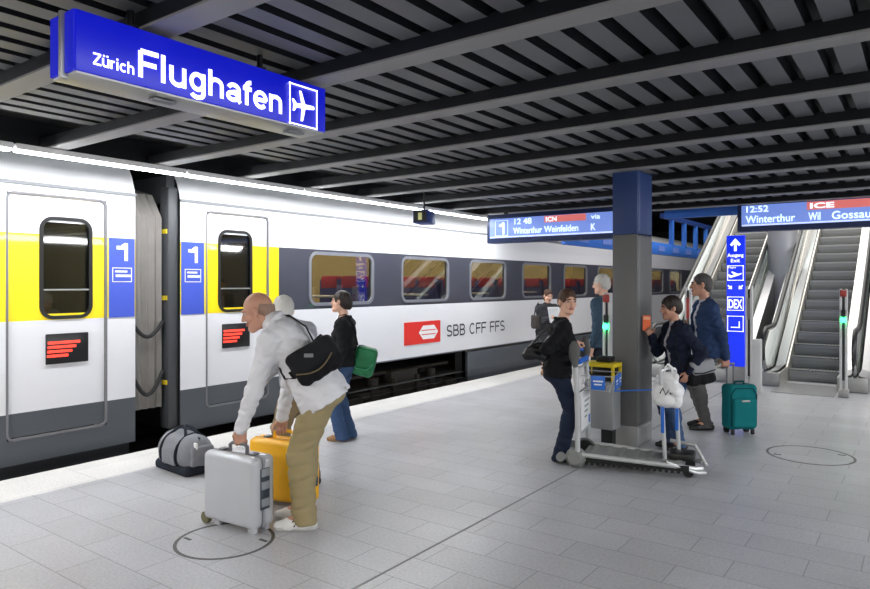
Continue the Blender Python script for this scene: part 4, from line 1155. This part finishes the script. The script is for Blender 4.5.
def hard_case(name, loc, rotz, size, main, label, wheel):
    r = tag(empty(name, loc, rotz), label, 'suitcase'); L, Tk, Hh = size; z0 = 0.035
    for sg in (-1, 1):
        b = MB(); b.box((0, sg * (Tk / 4 + 0.002), z0 + Hh / 2), (L, Tk / 2 - 0.004, Hh), bev=0.042, seg=5)
        b.build('shell', main, r)
    MB().box((0, 0, z0 + Hh / 2), (L - 0.006, 0.018, Hh - 0.006), bev=0.008).build('seam_frame', mat(name + '_seam_' + main.name, (150, 152, 156) if 'silver' in main.name else (214, 150, 20), 0.4), r)
    hd = MB(); hz = z0 + Hh
    hd.tube([(-0.085, 0, hz - 0.005), (-0.085, 0, hz + 0.045), (-0.06, 0, hz + 0.06), (0.06, 0, hz + 0.06), (0.085, 0, hz + 0.045), (0.085, 0, hz - 0.005)], 0.013)
    hd.build('handle', STEELD if 'silver' in main.name else main, r)
    for x in (-0.15, 0.15): MB().box((x, 0, hz + 0.004), (0.05, 0.06, 0.014), bev=0.004).build('latch', STEELD, r)
    for sg in (-1, 1):
        MB().cyl((-L / 2 + 0.015, sg * (Tk / 2 - 0.045), 0.042), (-L / 2 + 0.015, sg * (Tk / 2 - 0.012), 0.042), 0.042, n=24).build('wheel', wheel, r)
        MB().box((L / 2 - 0.06, sg * (Tk / 2 - 0.05), 0.02), (0.07, 0.035, 0.04), bev=0.008).build('foot', main, r)
        MB().box((-L / 2 + 0.11, sg * (Tk / 2 - 0.05), 0.02), (0.06, 0.035, 0.04), bev=0.008).build('foot', main, r)
    b = MB(); b.box((L / 2 + 0.002, 0, z0 + Hh * 0.55), (0.008, 0.085, Hh * 0.58), bev=0.004); b.build('end_recess', mat('case_recess', (52, 62, 72), 0.5), r)
    for z in (0.36, 0.60, 0.78): MB().box((L / 2 + 0.008, 0, z0 + Hh * z), (0.012, 0.075, 0.055), bev=0.004).build('grip_bar', mat('grip_bar_' + main.name, (140, 144, 150) if 'silver' in main.name else (60, 64, 70), 0.4), r)
    return r


SILV = mat('silver_plastic', (190, 192, 197), 0.35, 0.15, 0.04, 6); YELL = mat('yellow_plastic', (250, 186, 22), 0.38, 0, 0.04, 6)
G_LOC, G_ROT = at(-1.395, 4.76), math.radians(4.9)
hard_case('hard_suitcase', G_LOC, G_ROT, (0.515, 0.21, 0.49), SILV, 'silver grey hard shell suitcase held by the man in the white jacket', mat('wheel_dark_yellow', (96, 92, 60), 0.5))
Y_LOC, Y_ROT = at(-1.18, 5.24), math.radians(14)
hard_case('hard_suitcase', Y_LOC, Y_ROT, (0.55, 0.19, 0.475), YELL, 'bright yellow hard shell suitcase behind the man in khaki trousers', RUBBER)

# duffel bag
DG = cloth('duffel_grey', (128, 130, 136)); DGD = cloth('duffel_dark', (40, 44, 54))
dl = at(-2.17, 5.96) + Vector((-0.27, 0.12, 0))
r = tag(empty('duffel_bag', dl, math.radians(-4)), 'grey fabric duffel bag with dark base standing near the platform edge', 'bag')
S = Solid(0.007); S.box(V(0, 0, 0.17), V(0.285, 0.155, 0.15), 0.11).ell(V(-0.02, 0, 0.27), V(0.24, 0.10, 0.07), None, 0.08).cut(V(0, 0, 0.05), V(0, 0, -1)); S.wrinkle(0.010, 24, 4).build('main_compartment', DG, r)
S = Solid(0.007); S.box(V(0, 0, 0.04), V(0.288, 0.158, 0.05), 0.045).cut(V(0, 0, 0.004), V(0, 0, -1)); S.build('dark_base', DGD, r)
for x in (-0.13, 0.13):
    pts = [(x, 0.170 * math.cos(a), 0.17 + 0.168 * math.sin(a)) for a in [math.radians(-30 + 240 * k / 16) for k in range(17)]]
    MB().tube(pts, 0.018, n=8, flat=0.005, up=(1, 0, 0)).build('strap', DGD, r)
for y in (-0.07, 0.07):
    pts = [(-0.13 + 0.26 * k / 12, y * (1 - 0.7 * math.sin(math.pi * k / 12)), 0.325 + 0.075 * math.sin(math.pi * k / 12)) for k in range(13)]
    MB().tube(pts, 0.014, n=8).build('carry_handle', DGD, r)
S = Solid(0.006); S.box(V(0.285, 0, 0.17), V(0.03, 0.11, 0.09), 0.025).wrinkle(0.006, 40, 9).build('end_pocket', DG, r)
S = Solid(0.006); S.box(V(0.0, -0.155, 0.15), V(0.12, 0.022, 0.075), 0.02).wrinkle(0.004, 40, 7).build('front_pocket', DG, r)
MB().tube([(-0.25, 0, 0.322), (-0.1, 0, 0.342), (0.1, 0, 0.342), (0.25, 0, 0.318)], 0.007).build('zip', DGD, r)
MB().box((0.285, -0.06, 0.26), (0.05, 0.02, 0.07), bev=0.008).build('luggage_tag', WHITEP, r)

# --- the stooping man in the white jacket
L1 = at(-0.925, 4.80)
hl = loc_of(L1, LEFT, wld(G_LOC, G_ROT, 0.0, 0, 0.635)); hr_ = loc_of(L1, LEFT, wld(Y_LOC, Y_ROT, -0.02, 0, 0.665))
J1 = J = pose(1.86, lean=31, pelvis=(-0.11, 0), pz=0.512, feet=((-0.01, 0.10), (0.04, -0.10)), toes=(4, -6), hands=(hl, hr_), shrug=((0.075, 0.015, -0.04), (0.06, 0.03, -0.09)), leg=0.955, neck=(0.035, 0, 0.555),
         head=(0.345, 0.0, 1.525), yaw=-4, pitch=20, elbow=((-0.3, 1, 0), (-0.3, -1, 0)), arm=1.17)
person('stooping bald man in white jacket and khaki trousers holding the grey suitcase', L1, LEFT, J, SK1,
       dict(mat=WJ, off=0.026, hem=0.09, flare=0.016, flap=0.06, wr=0.0065, wf=62, sl=-0.004), dict(mat=KHAKI, off=0.022, flare=0.016, wr=0.007, hem=0.045), dict(mat=SHW, sole=mat('sole_grey', (190, 190, 188), 0.6), stripes=SHB),
       dict(style='fringe', mat=HG), ('grip', 'grip'), ((0, -1, 0), (0, 1, 0)), h=0.0065, finger=(V(0.02, 0, -1), V(0.0, 0, -1)))

# his black shoulder bag
BB = cloth('bag_black', (24, 24, 27))
bl = wld(L1, LEFT, -0.115, 0.235, 1.03)
r = tag(empty('shoulder_bag', bl, LEFT), 'black messenger bag slung across the back of the stooping man', 'bag')
tl = math.radians(32); M = np.array([[math.cos(tl), 0, math.sin(tl)], [0, 1, 0], [-math.sin(tl), 0, math.cos(tl)]])
loc = lambda f, l, z: V(0, 0, 0.16) + M @ V(f, l, z)
S = Solid(0.006); S.box(loc(0, 0, 0), V(0.172, 0.072, 0.118), 0.065, M).wrinkle(0.006, 34, 3).build('bag_body', BB, r)
S = Solid(0.006); S.box(loc(0, 0.045, 0.045), V(0.172, 0.05, 0.086), 0.048, M).box(loc(0, 0, 0.09), V(0.168, 0.075, 0.035), 0.034, M).wrinkle(0.005, 34, 6).build('bag_flap', BLK, r)
MB().tube([tuple(loc(-0.14 + 0.28 * k / 10, 0.096, -0.005 - 0.05 * math.sin(math.pi * k / 10))) for k in range(11)], 0.005).build('flap_piping', mat('piping_tan', (104, 92, 66), 0.6), r)
MB().box((0, 0, 0), (0.06, 0.012, 0.025), M=Matrix.Translation(tuple(loc(0.0, 0.10, 0.06)))).build('badge', GREYP, r)
iv = lambda p: (p[0] + 0.115, p[1] - 0.235, p[2] - 1.03)
tp_ = J1['T']
MB().tube([tuple(loc(-0.13, 0.02, 0.125))] + [iv(tp_(*q)) for q in ((-0.150, 0.12, 0.30), (-0.150, 0.08, 0.42), (-0.085, 0.03, 0.54), (0.0, -0.03, 0.585), (0.10, -0.09, 0.50), (0.145, -0.08, 0.36), (0.155, 0.02, 0.24), (0.13, 0.12, 0.19), (0.06, 0.185, 0.165))] + [tuple(loc(0.18, 0.02, 0.03))], 0.019, n=8, flat=0.006).build('strap', BB, r)

# --- the white-haired man behind him
L2 = at(-1.165, 5.72); R2 = LEFT - math.radians(38)
J = pose(1.70, lean=20, pelvis=(-0.06, 0), feet=((0.10, 0.10), (-0.08, -0.10)), head=(0.20, 0, 1.485), yaw=-25, pitch=20, hands=((0.30, 0.16, 0.86), (0.28, -0.22, 0.85)))
o = person('white-haired man in a grey windbreaker almost hidden behind the stooping man', L2, R2, J, SK2, dict(mat=GJ, off=0.022, hem=0.08), dict(mat=KHAKI2, off=0.02), dict(mat=SHB), dict(style='full', mat=HW, vol=0.006), group=None, h=0.008)
Solid(0.005).cone(J['T'](-0.085, 0.10, 0.47), J['T'](-0.10, 0.13, 0.36), 0.02, 0.026).build('red_shoulder_patch', mat('red_cloth', (200, 44, 48), 0.8), o)

# --- the woman in black with the green bag
L3 = at(-0.985, 7.38); R3 = LEFT - math.radians(8)
J = pose(1.63, lean=1, feet=((0.02, 0.07), (-0.03, -0.08)), hands=((0.07, 0.20, 0.775), (0.12, -0.2, 0.80)), yaw=-6, pitch=-4, elbow=((-1, 0.5, 0), (-1, -0.5, 0)))
person('dark-haired woman in black shirt and blue jeans facing the train', L3, R3, J, SK2, dict(mat=BLK, off=0.010, hem=0.04, name='shirt', wr=0.005), dict(mat=JEAN, off=0.006, flare=0.03, hem=0.02), dict(mat=SHBR),
       dict(style='tied', mat=HD, vol=0.004), fem=True)
GB = mat('bag_green', (22, 116, 70), 0.5, 0, 0.1, 8, bump=0.2, bscale=80); GB2 = mat('bag_green_pale', (70, 160, 120), 0.5)
bl = wld(L3, R3, -0.225, 0.03, 0.70)
r = tag(empty('shoulder_bag', bl, R3), 'green shoulder bag hanging behind the woman in blue jeans', 'bag')
tl = math.radians(-14); M = np.array([[math.cos(tl), 0, math.sin(tl)], [0, 1, 0], [-math.sin(tl), 0, math.cos(tl)]])
loc = lambda f, l, z: V(0, 0, 0.17) + M @ V(f, l, z)
Solid(0.006).box(loc(0, 0, 0), V(0.12, 0.065, 0.165), 0.055, M).wrinkle(0.005, 30, 3).build('bag_body', GB, r)
Solid(0.006).box(loc(-0.015, 0.03, 0.035), V(0.115, 0.045, 0.12), 0.04, M).wrinkle(0.004, 30, 5).build('bag_flap', GB, r)
MB().tube([tuple(loc(-0.11, 0.077, 0.0)), tuple(loc(-0.06, 0.08, -0.075)), tuple(loc(0.06, 0.08, -0.085)), tuple(loc(0.10, 0.077, -0.05))], 0.006).build('flap_trim', GB2, r)
iv = lambda f, l, z: (f + 0.225, l - 0.03, z - 0.70)
MB().tube([tuple(loc(0.06, 0, 0.16)), iv(-0.15, 0.06, 1.05), iv(-0.115, 0.12, 1.28), iv(-0.04, 0.145, 1.385), iv(0.03, 0.145, 1.375), iv(0.10, 0.10, 1.2), iv(0.155, -0.02, 1.02), iv(0.06, -0.17, 0.92), iv(-0.10, -0.12, 0.86), tuple(loc(0.02, -0.05, 0.05))], 0.017, n=8, flat=0.005).build('strap', BLK, r)

# --- the reading woman far down the platform
L4 = at(2.10, 12.6); R4 = math.radians(-53.8 + 18)
J = pose(1.60, lean=2, feet=((0.02, 0.08), (0.0, -0.08)), hands=((0.26, 0.10, 1.05), (0.26, -0.08, 1.08)), yaw=-5, pitch=18)
person('distant woman in charcoal coat reading a white paper by the train', L4, R4, J, SK2, dict(mat=COAT, off=0.026, hem=0.34, name='coat', flare=0.02), dict(mat=BLK, off=-0.012, hem=0.12, name='leggings'), dict(mat=SHBR), dict(style='bob', mat=HB, low=-0.12),
       ('grip', 'grip'), ((0.3, -1, 0), (0.3, 1, 0)), fem=True, h=0.009)
pl = wld(L4, R4, 0.33, 0.01, 1.02)
r = tag(empty('paper_sheet', pl, R4), 'white paper held by the distant woman in the charcoal coat', 'paper')
b = MB(); b.box((0, 0.0, 0.13), (0.004, 0.24, 0.30), M=Matrix.Rotation(math.radians(-18), 4, 'Y')); b.build('sheet', WHITEP, r)
b = MB(); b.box((0.006, -0.02, 0.12), (0.006, 0.2, 0.26), M=Matrix.Rotation(math.radians(-15), 4, 'Y')); b.build('inner_sheet', mat('paper_grey', (210, 212, 216), 0.7), r)
bl = wld(L4, R4, 0.02, -0.235, 0.86)
r = tag(empty('handbag', bl, R4), 'dark handbag at the side of the distant reading woman', 'bag')
Solid(0.009).box(V(0, 0, 0.14), V(0.14, 0.05, 0.13), 0.045).wrinkle(0.005, 30, 2).build('bag_body', mat('bag_dark_brown', (50, 44, 42), 0.5), r)
MB().tube([(-0.06, 0, 0.26), (-0.05, 0.02, 0.42), (0, 0.05, 0.50), (0.05, 0.02, 0.42), (0.06, 0, 0.26)], 0.01).build('strap', BLK, r)

# --- luggage trolley
TR_L, TR_R = at(1.41, 6.47), math.radians(36.2 - 24)
r = tag(empty('luggage_trolley', TR_L, TR_R), 'steel luggage trolley with wire basket standing before the column', 'trolley')
TW = mat('trolley_steel', (200, 202, 202), 0.38, 0.45, 0.06, 16); TGR = mat('trolley_grey', (132, 134, 132), 0.55, 0.1, 0.06, 8); TBL = mat('trolley_blue', (36, 104, 200), 0.4)
for sg in (-1, 1):
    y0, y1 = 0.24 * sg, 0.15 * sg
    MB().tube([(-0.02, y0, 0.13), (0.25, y0, 0.125), (0.8, 0.20 * sg, 0.105), (1.04, y1, 0.085), (1.09, y1 * 0.7, 0.085)], 0.022).build('side_rail', TW, r)
    b = MB(); b.box((0.52, 0.222 * sg, 0.085), (0.92, 0.020, 0.05), M=Matrix.Translation((0, 0, 0)) @ Matrix.Rotation(math.radians(-2.2) * sg, 4, 'Z'))
    for k in range(18): b.box((0.10 + 0.05 * k, (0.24 - 0.04 * k / 18) * sg, 0.055), (0.026, 0.022, 0.022))
    b.build('rubber_strip', RUBBER, r)
    b = MB(); b.cyl((0.0, 0.16 * sg, 0.085), (0.0, 0.215 * sg, 0.085), 0.085, n=28); wv = b.build('rear_wheel', RUBBER, r)
    MB().cyl((0.0, 0.215 * sg, 0.09), (0.0, 0.30 * sg, 0.10), 0.10, 0.055, n=28).build('wheel_cover', TGR, wv)
    MB().cyl((-0.13, 0.25 * sg, 0.10), (-0.13, 0.31 * sg, 0.10), 0.04, n=20).cyl((-0.13, 0.28 * sg, 0.10), (0.0, 0.26 * sg, 0.11), 0.022).build('bumper_roller', TGR, r)
    MB().tube([(0.02, 0.25 * sg, 0.12), (0.02, 0.25 * sg, 0.5), (0.0, 0.25 * sg, 0.98)], 0.024, n=10).build('rear_post', TW, r)
    S = Solid(0.006); S.ell(V(-0.01, 0.25 * sg, 1.075), V(0.055, 0.022, 0.115), None, 0.02).cone(V(0.0, 0.25 * sg, 0.95), V(-0.01, 0.25 * sg, 1.0), 0.026).build('handle_paddle', mat('paddle_grey', (84, 85, 84), 0.5), r)
MB().tube([(-0.03, -0.22, 1.06), (-0.06, -0.1, 1.075), (-0.06, 0.1, 1.075), (-0.03, 0.22, 1.06)], 0.016).build('push_bar', TBL, r)
b = MB(); b.box((0.02, 0, 0.985), (0.03, 0.40, 0.05), bev=0.006); b.build('blue_brake_bar', TBL, r)
for z in (0.93, 0.70, 0.30): MB().tube([(0.02, -0.25, z), (0.02, 0.25, z)], 0.009).build('cross_bar', TW, r)
p = MB().box((0.045, 0, 0.52), (0.012, 0.40, 0.36), bev=0.004).build('advert_panel', WHITEP, r)
b = MB()
for k in range(4): b.box((0.0525, 0.03 - 0.02 * k, 0.60 - 0.05 * k), (0.003, 0.22 - 0.04 * k, 0.018))
b.build('panel_print', mat('print_grey', (150, 156, 164), 0.6), p)
MB().box((0.0525, 0.14, 0.40), (0.003, 0.06, 0.08)).build('panel_badge', TBL, p)
b = MB()
for y in (-0.20, -0.1, 0.0, 0.1, 0.20): b.tube([(0.04, y, 0.82), (0.06, y, 0.74), (0.30, y * 0.9, 0.72), (0.34, y * 0.9, 0.86)], 0.0045, n=6)
for x, z in ((0.05, 0.78), (0.14, 0.735), (0.22, 0.728), (0.30, 0.72), (0.33, 0.80), (0.34, 0.86)): b.tube([(x, -0.20, z), (x, 0.20, z)], 0.0045, n=6)
b.tube([(0.04, -0.20, 0.86), (0.34, -0.18, 0.86)], 0.005, n=6).tube([(0.04, 0.20, 0.86), (0.34, 0.18, 0.86)], 0.005, n=6)
b.build('wire_basket', TW, r)
for y in (-0.10, 0.09):
    q = MB().box((0.352, y, 0.80), (0.008, 0.16, 0.13), bev=0.003).build('blue_plate', TBL, r)
    MB().box((0.357, y, 0.815), (0.003, 0.11, 0.014)).box((0.357, y, 0.785), (0.003, 0.08, 0.012)).build('plate_print', WHITEP, q)
    q = MB().box((0.20, -0.207 + 0.0, 0.80), (0.13, 0.008, 0.13), bev=0.003).build('blue_plate', TBL, r) if y < 0 else None
    if q: MB().box((0.20, -0.2125, 0.815), (0.09, 0.003, 0.014)).box((0.20, -0.2125, 0.785), (0.07, 0.003, 0.012)).build('plate_print', WHITEP, q)
b = MB(); b.tube([(0.34, -0.18, 0.73), (0.76, -0.10, 0.76)], 0.006).build('blue_tie_rod', TBL, r)
b = MB(); b.box((0.50, 0, 0.125), (0.90, 0.30, 0.012), bev=0.004)
for k in range(7): b.box((0.12 + 0.13 * k, 0, 0.128), (0.05, 0.40 - 0.02 * k, 0.018), bev=0.004)
b.build('load_deck', TGR, r)
for (x, y) in ((0.76, -0.10), (0.87, 0.06)):
    q = MB().tube([(x + 0.02, y, 0.11), (x, y, 0.5), (x - 0.02, y, 0.93)], 0.019, n=10).build('front_post', TW, r)
    MB().box((x + 0.0, y - 0.020, 0.50), (0.030, 0.008, 0.26), bev=0.003).build('blue_sticker', TBL, q)
MB().tube([(0.74, -0.10, 0.93), (0.80, -0.02, 0.945), (0.85, 0.06, 0.93)], 0.016).build('front_bar', TW, r)
b = MB(); b.tube([(0.80, -0.20, 0.13), (1.06, -0.15, 0.05), (1.12, -0.10, 0.05)], 0.018).build('nose_guard', TW, r)
b = MB(); b.tube([(0.80, 0.20, 0.24), (1.02, 0.16, 0.22), (1.12, 0.10, 0.06)], 0.018).build('nose_guard', TW, r)
for sg in (-1, 1): MB().cyl((0.98, 0.13 * sg - 0.018, 0.045), (0.98, 0.13 * sg + 0.018, 0.045), 0.045, n=20).build('front_wheel', RUBBER, r)
MB().box((0.92, 0, 0.16), (0.22, 0.22, 0.07), bev=0.02).build('nose_block', BLACK, r)

# white carrier bag on the trolley's front bar
bl = wld(TR_L, TR_R, 0.80, -0.05, 0.60)
r = tag(empty('carrier_bag', bl, TR_R), 'white plastic carrier bag with black scrawl hanging on the trolley posts', 'bag')
WB = mat('bag_white_plastic', (228, 228, 228), 0.35, 0, 0.04, 8)
S = Solid(0.006); S.box(V(0.0, -0.01, 0.10), V(0.125, 0.085, 0.10), 0.055).box(V(0.0, 0.0, 0.19), V(0.10, 0.055, 0.11), 0.045, None, 0.06).cone(V(-0.03, 0, 0.27), V(0.04, 0, 0.28), 0.03, 0.025, 0.05).wrinkle(0.014, 38, 12).build('bag_body', WB, r)
for y in (-0.03, 0.03): MB().tube([(-0.04, y, 0.28), (-0.02, y * 0.7, 0.36), (0.0, y * 0.5, 0.385), (0.03, y * 0.7, 0.36), (0.05, y, 0.28)], 0.008).build('bag_handle', WB, r)
b = MB(); b.tube([(-0.06, -0.094, 0.13), (-0.035, -0.096, 0.18), (-0.01, -0.099, 0.12), (0.02, -0.097, 0.175), (0.03, -0.099, 0.13), (0.06, -0.096, 0.14), (0.075, -0.09, 0.175)], 0.007).build('black_scrawl', BLACK, r)

# waste bin with yellow frame by the column
BN = Vector((-2.70, 6.63, 0))
r = tag(empty('waste_bin', BN), 'grey metal bin with yellow top frame in front of the column', 'bin')
MB().box((0, 0, 0.475), (0.31, 0.22, 0.49), bev=0.015).build('bin_body', mat('bin_steel', (158, 160, 160), 0.45, 0.45, 0.06, 8), r)
MB().box((0.04, 0.06, 0.12), (0.12, 0.10, 0.24)).box((0.04, 0.06, 0.01), (0.22, 0.18, 0.02)).build('bin_stand', BLACK, r)
YF = mat('frame_yellow', (222, 196, 30), 0.45)
b = MB(); b.box((0, 0, 0.885), (0.33, 0.24, 0.04), bev=0.006).box((0.15, -0.10, 0.80), (0.025, 0.03, 0.15)).box((-0.15, 0.10, 0.80), (0.025, 0.03, 0.15)).box((0.15, 0.10, 0.80), (0.025, 0.03, 0.15)).build('yellow_frame', YF, r)
MB().box((0, 0.02, 0.745), (0.27, 0.16, 0.06)).box((0.0, 0.07, 0.80), (0.26, 0.06, 0.14)).build('bin_mouth', BLACK, r)
MB().box((0.02, 0.03, 0.935), (0.16, 0.12, 0.06), bev=0.01).build('ashtray', BLACK, r)

# --- the woman behind the trolley
L5 = at(1.20, 6.52); R5 = math.radians(36.2 - 4)
hL = loc_of(L5, R5, wld(TR_L, TR_R, -0.05, 0.235, 1.115)); hR = loc_of(L5, R5, wld(TR_L, TR_R, -0.10, -0.10, 1.115))
J = pose(1.66, lean=4, pelvis=(0.0, 0), feet=((0.04, 0.08), (0.0, -0.07)), hands=(hL + V(-0.06, 0, 0.02), hR + V(-0.07, 0, 0.02)), yaw=-72, pitch=3, elbow=((-0.6, 0.6, -1), (-0.8, -0.4, -1)))
person('short-haired woman in black top at the trolley looking to the camera', L5, R5, J, SK2, dict(mat=BLK2, off=0.012, hem=0.05, name='sweater'), dict(mat=JEAND, off=0.008, flare=0.02, hem=0.02), dict(mat=SHB),
       dict(style='short', mat=HB, vol=0.006), ('grip', 'grip'), ((0, 0, -1), (0, 0, -1)), fem=True, h=0.007, finger=(V(1, 0, -0.15), V(1, 0, -0.2)))
bl = wld(L5, R5, -0.225, -0.05, 0.98)
r = tag(empty('handbag', bl, R5), 'black leather handbag hanging behind the woman at the trolley', 'bag')
BLT = mat('black_leather', (20, 20, 22), 0.35, 0, 0.1, 10)
S = Solid(0.006); S.cone(V(-0.085, 0, 0.045), V(0.08, 0, 0.035), 0.045, 0.045, 0.02).cone(V(-0.03, 0, 0.13), V(0.06, 0, 0.15), 0.028, 0.025, 0.1).box(V(0, 0, 0.07), V(0.10, 0.04, 0.06), 0.035).wrinkle(0.006, 32, 2).build('bag_body', BLT, r)
for y in (-0.02, 0.02): MB().tube([(-0.04, y, 0.14), (0.05, y, 0.26), (0.13, y, 0.32), (0.16, y, 0.26), (0.07, y, 0.15)], 0.008).build('strap', BLT, r)

# --- the man half hidden by the column
L6 = at(2.38, 9.3); R6 = LEFT - math.radians(50)
J = pose(1.84, lean=3, feet=((0.0, 0.1), (0.02, -0.1)), yaw=15, pitch=6)
person('grey-haired man in slate blue jacket standing half behind the column', L6, R6, J, SK2, dict(mat=SLATE, off=0.022, hem=0.12), dict(mat=DTR, off=0.012), dict(mat=SHB), dict(style='full', mat=HW, vol=0.004), h=0.009)

# --- the woman with the orange ticket
L7 = at(2.53, 6.98); R7 = LEFT + math.radians(4)
J = pose(1.58, lean=5, pelvis=(-0.02, 0), feet=((0.0, 0.075), (0.04, -0.08)), hands=((-0.02, 0.22, 0.82), (0.24, -0.10, 1.17)), yaw=-2, pitch=8, elbow=((-1, 0.5, 0), (-0.5, -0.6, -1)))
person('brown-haired woman in navy jacket and jeans holding up an orange ticket', L7, R7, J, SK1, dict(mat=NAVY, off=0.022, hem=0.10, open=0.045, shirt=PSH), dict(mat=JEAN, off=0.008, hem=0.03), dict(mat=SHB),
       dict(style='full', mat=HD, vol=0.012), ('relax', 'pinch'), (None, (0, 1, 0)), fem=True, finger=(None, V(0.6, 0.1, 0.9)))
tp = wld(L7, R7, 0.300, -0.085, 1.225)
r = tag(empty('ticket', tp, R7), 'orange ticket held up by the woman in the navy jacket', 'ticket')
MB().box((0, 0, 0.08), (0.085, 0.003, 0.16)).build('card', mat('orange_card', (232, 104, 52), 0.6), r)
MB().box((0.0, 0.0025, 0.13), (0.07, 0.002, 0.03)).build('card_band', mat('pale_card', (240, 170, 130), 0.6), r)
bl = wld(L7, R7, -0.14, 0.19, 0.66)
r = tag(empty('shoulder_bag', bl, R7), 'grey and black shoulder bag on the hip of the woman with the ticket', 'bag')
GRB = cloth('bag_mid_grey', (146, 148, 152))
tl = math.radians(10); M = np.array([[math.cos(tl), 0, math.sin(tl)], [0, 1, 0], [-math.sin(tl), 0, math.cos(tl)]])
loc = lambda f, l, z: V(0, 0, 0.16) + M @ V(f, l, z)
Solid(0.006).box(loc(0, 0, -0.01), V(0.145, 0.07, 0.115), 0.045, M).wrinkle(0.006, 30, 3).build('bag_body', BB, r)
Solid(0.006).box(loc(-0.02, 0.045, 0.055), V(0.125, 0.045, 0.072), 0.035, M).wrinkle(0.005, 30, 6).build('bag_flap', GRB, r)
MB().tube([tuple(loc(-0.13, 0.088, 0.015)), tuple(loc(0.0, 0.092, 0.0)), tuple(loc(0.09, 0.088, 0.015))], 0.006).build('flap_trim', BLK, r)
iv = lambda f, l, z: (f + 0.14, l - 0.19, z - 0.66)
MB().tube([tuple(loc(0.12, 0, 0.11)), iv(-0.12, 0.17, 1.02), iv(-0.06, 0.185, 1.24), iv(0.0, 0.16, 1.335), iv(0.05, 0.14, 1.30), iv(0.10, 0.15, 1.1), iv(0.06, 0.2, 0.9), tuple(loc(0.17, 0.03, 0.05))], 0.017, n=8, flat=0.005).build('strap', BLK, r)

# --- the man in the blue jacket
L8 = at(3.22, 7.95); R8 = LEFT - math.radians(6)
J = pose(1.83, lean=1, feet=((0.02, 0.09), (-0.02, -0.10)), hands=((-0.16, 0.20, 0.86), (0.21, -0.04, 1.19)), yaw=-8, pitch=2, elbow=((-1, 0.3, 0), (-0.7, -0.6, -0.6)))
person('tall man in blue jacket and grey trousers holding the teal suitcase', L8, R8, J, SK1, dict(mat=BLUEJ, off=0.028, hem=0.10, open=0.075, shirt=PSH), dict(mat=GTR, off=0.014), dict(mat=SHB),
       dict(style='short', mat=HGR, vol=0.0), ('grip', 'relax'), ((0, -1, 0), (-0.4, 0.9, 0)), finger=(V(0, 0, -1), None))
TEAL = cloth('teal_fabric', (14, 112, 116)); TEALD = cloth('teal_dark', (10, 78, 84))
bl = wld(L8, R8, -0.30, 0.22, 0)
r = tag(empty('rolling_suitcase', bl, R8 + math.radians(12)), 'teal soft rolling suitcase standing behind the man in the blue jacket', 'suitcase')
S = Solid(0.006); S.box(V(0, 0, 0.31), V(0.175, 0.10, 0.255), 0.05).wrinkle(0.004, 20, 3).build('main_compartment', TEAL, r)
S = Solid(0.006); S.box(V(0, 0.10, 0.25), V(0.145, 0.035, 0.165), 0.03).wrinkle(0.003, 24, 4).build('front_pocket', TEAL, r)
MB().tube([(-0.145, 0.105, 0.10), (-0.15, 0.105, 0.46), (-0.10, 0.105, 0.53), (0.10, 0.105, 0.53), (0.15, 0.105, 0.46), (0.145, 0.105, 0.10)], 0.007).build('zip', TEALD, r)
MB().box((0.0, 0.14, 0.39), (0.10, 0.012, 0.02), bev=0.004).build('badge', ALU, r)
for x in (-0.12, 0.12):
    MB().cyl((x - 0.02, -0.06, 0.035), (x + 0.02, -0.06, 0.035), 0.035, n=20).build('wheel', RUBBER, r)
    MB().box((x, 0.07, 0.03), (0.04, 0.03, 0.06), bev=0.008).build('foot', RUBBER, r)
MB().tube([(-0.06, 0, 0.55), (-0.05, 0, 0.595), (0.05, 0, 0.595), (0.06, 0, 0.55)], 0.012).build('top_grip', TEALD, r)
b = MB(); b.cyl((0.11, -0.07, 0.55), (0.11, -0.07, 0.79), 0.010).cyl((0.03, -0.07, 0.55), (0.03, -0.07, 0.79), 0.010).cyl((0.02, -0.07, 0.79), (0.12, -0.07, 0.79), 0.014).build('pull_handle', STEELD, r)
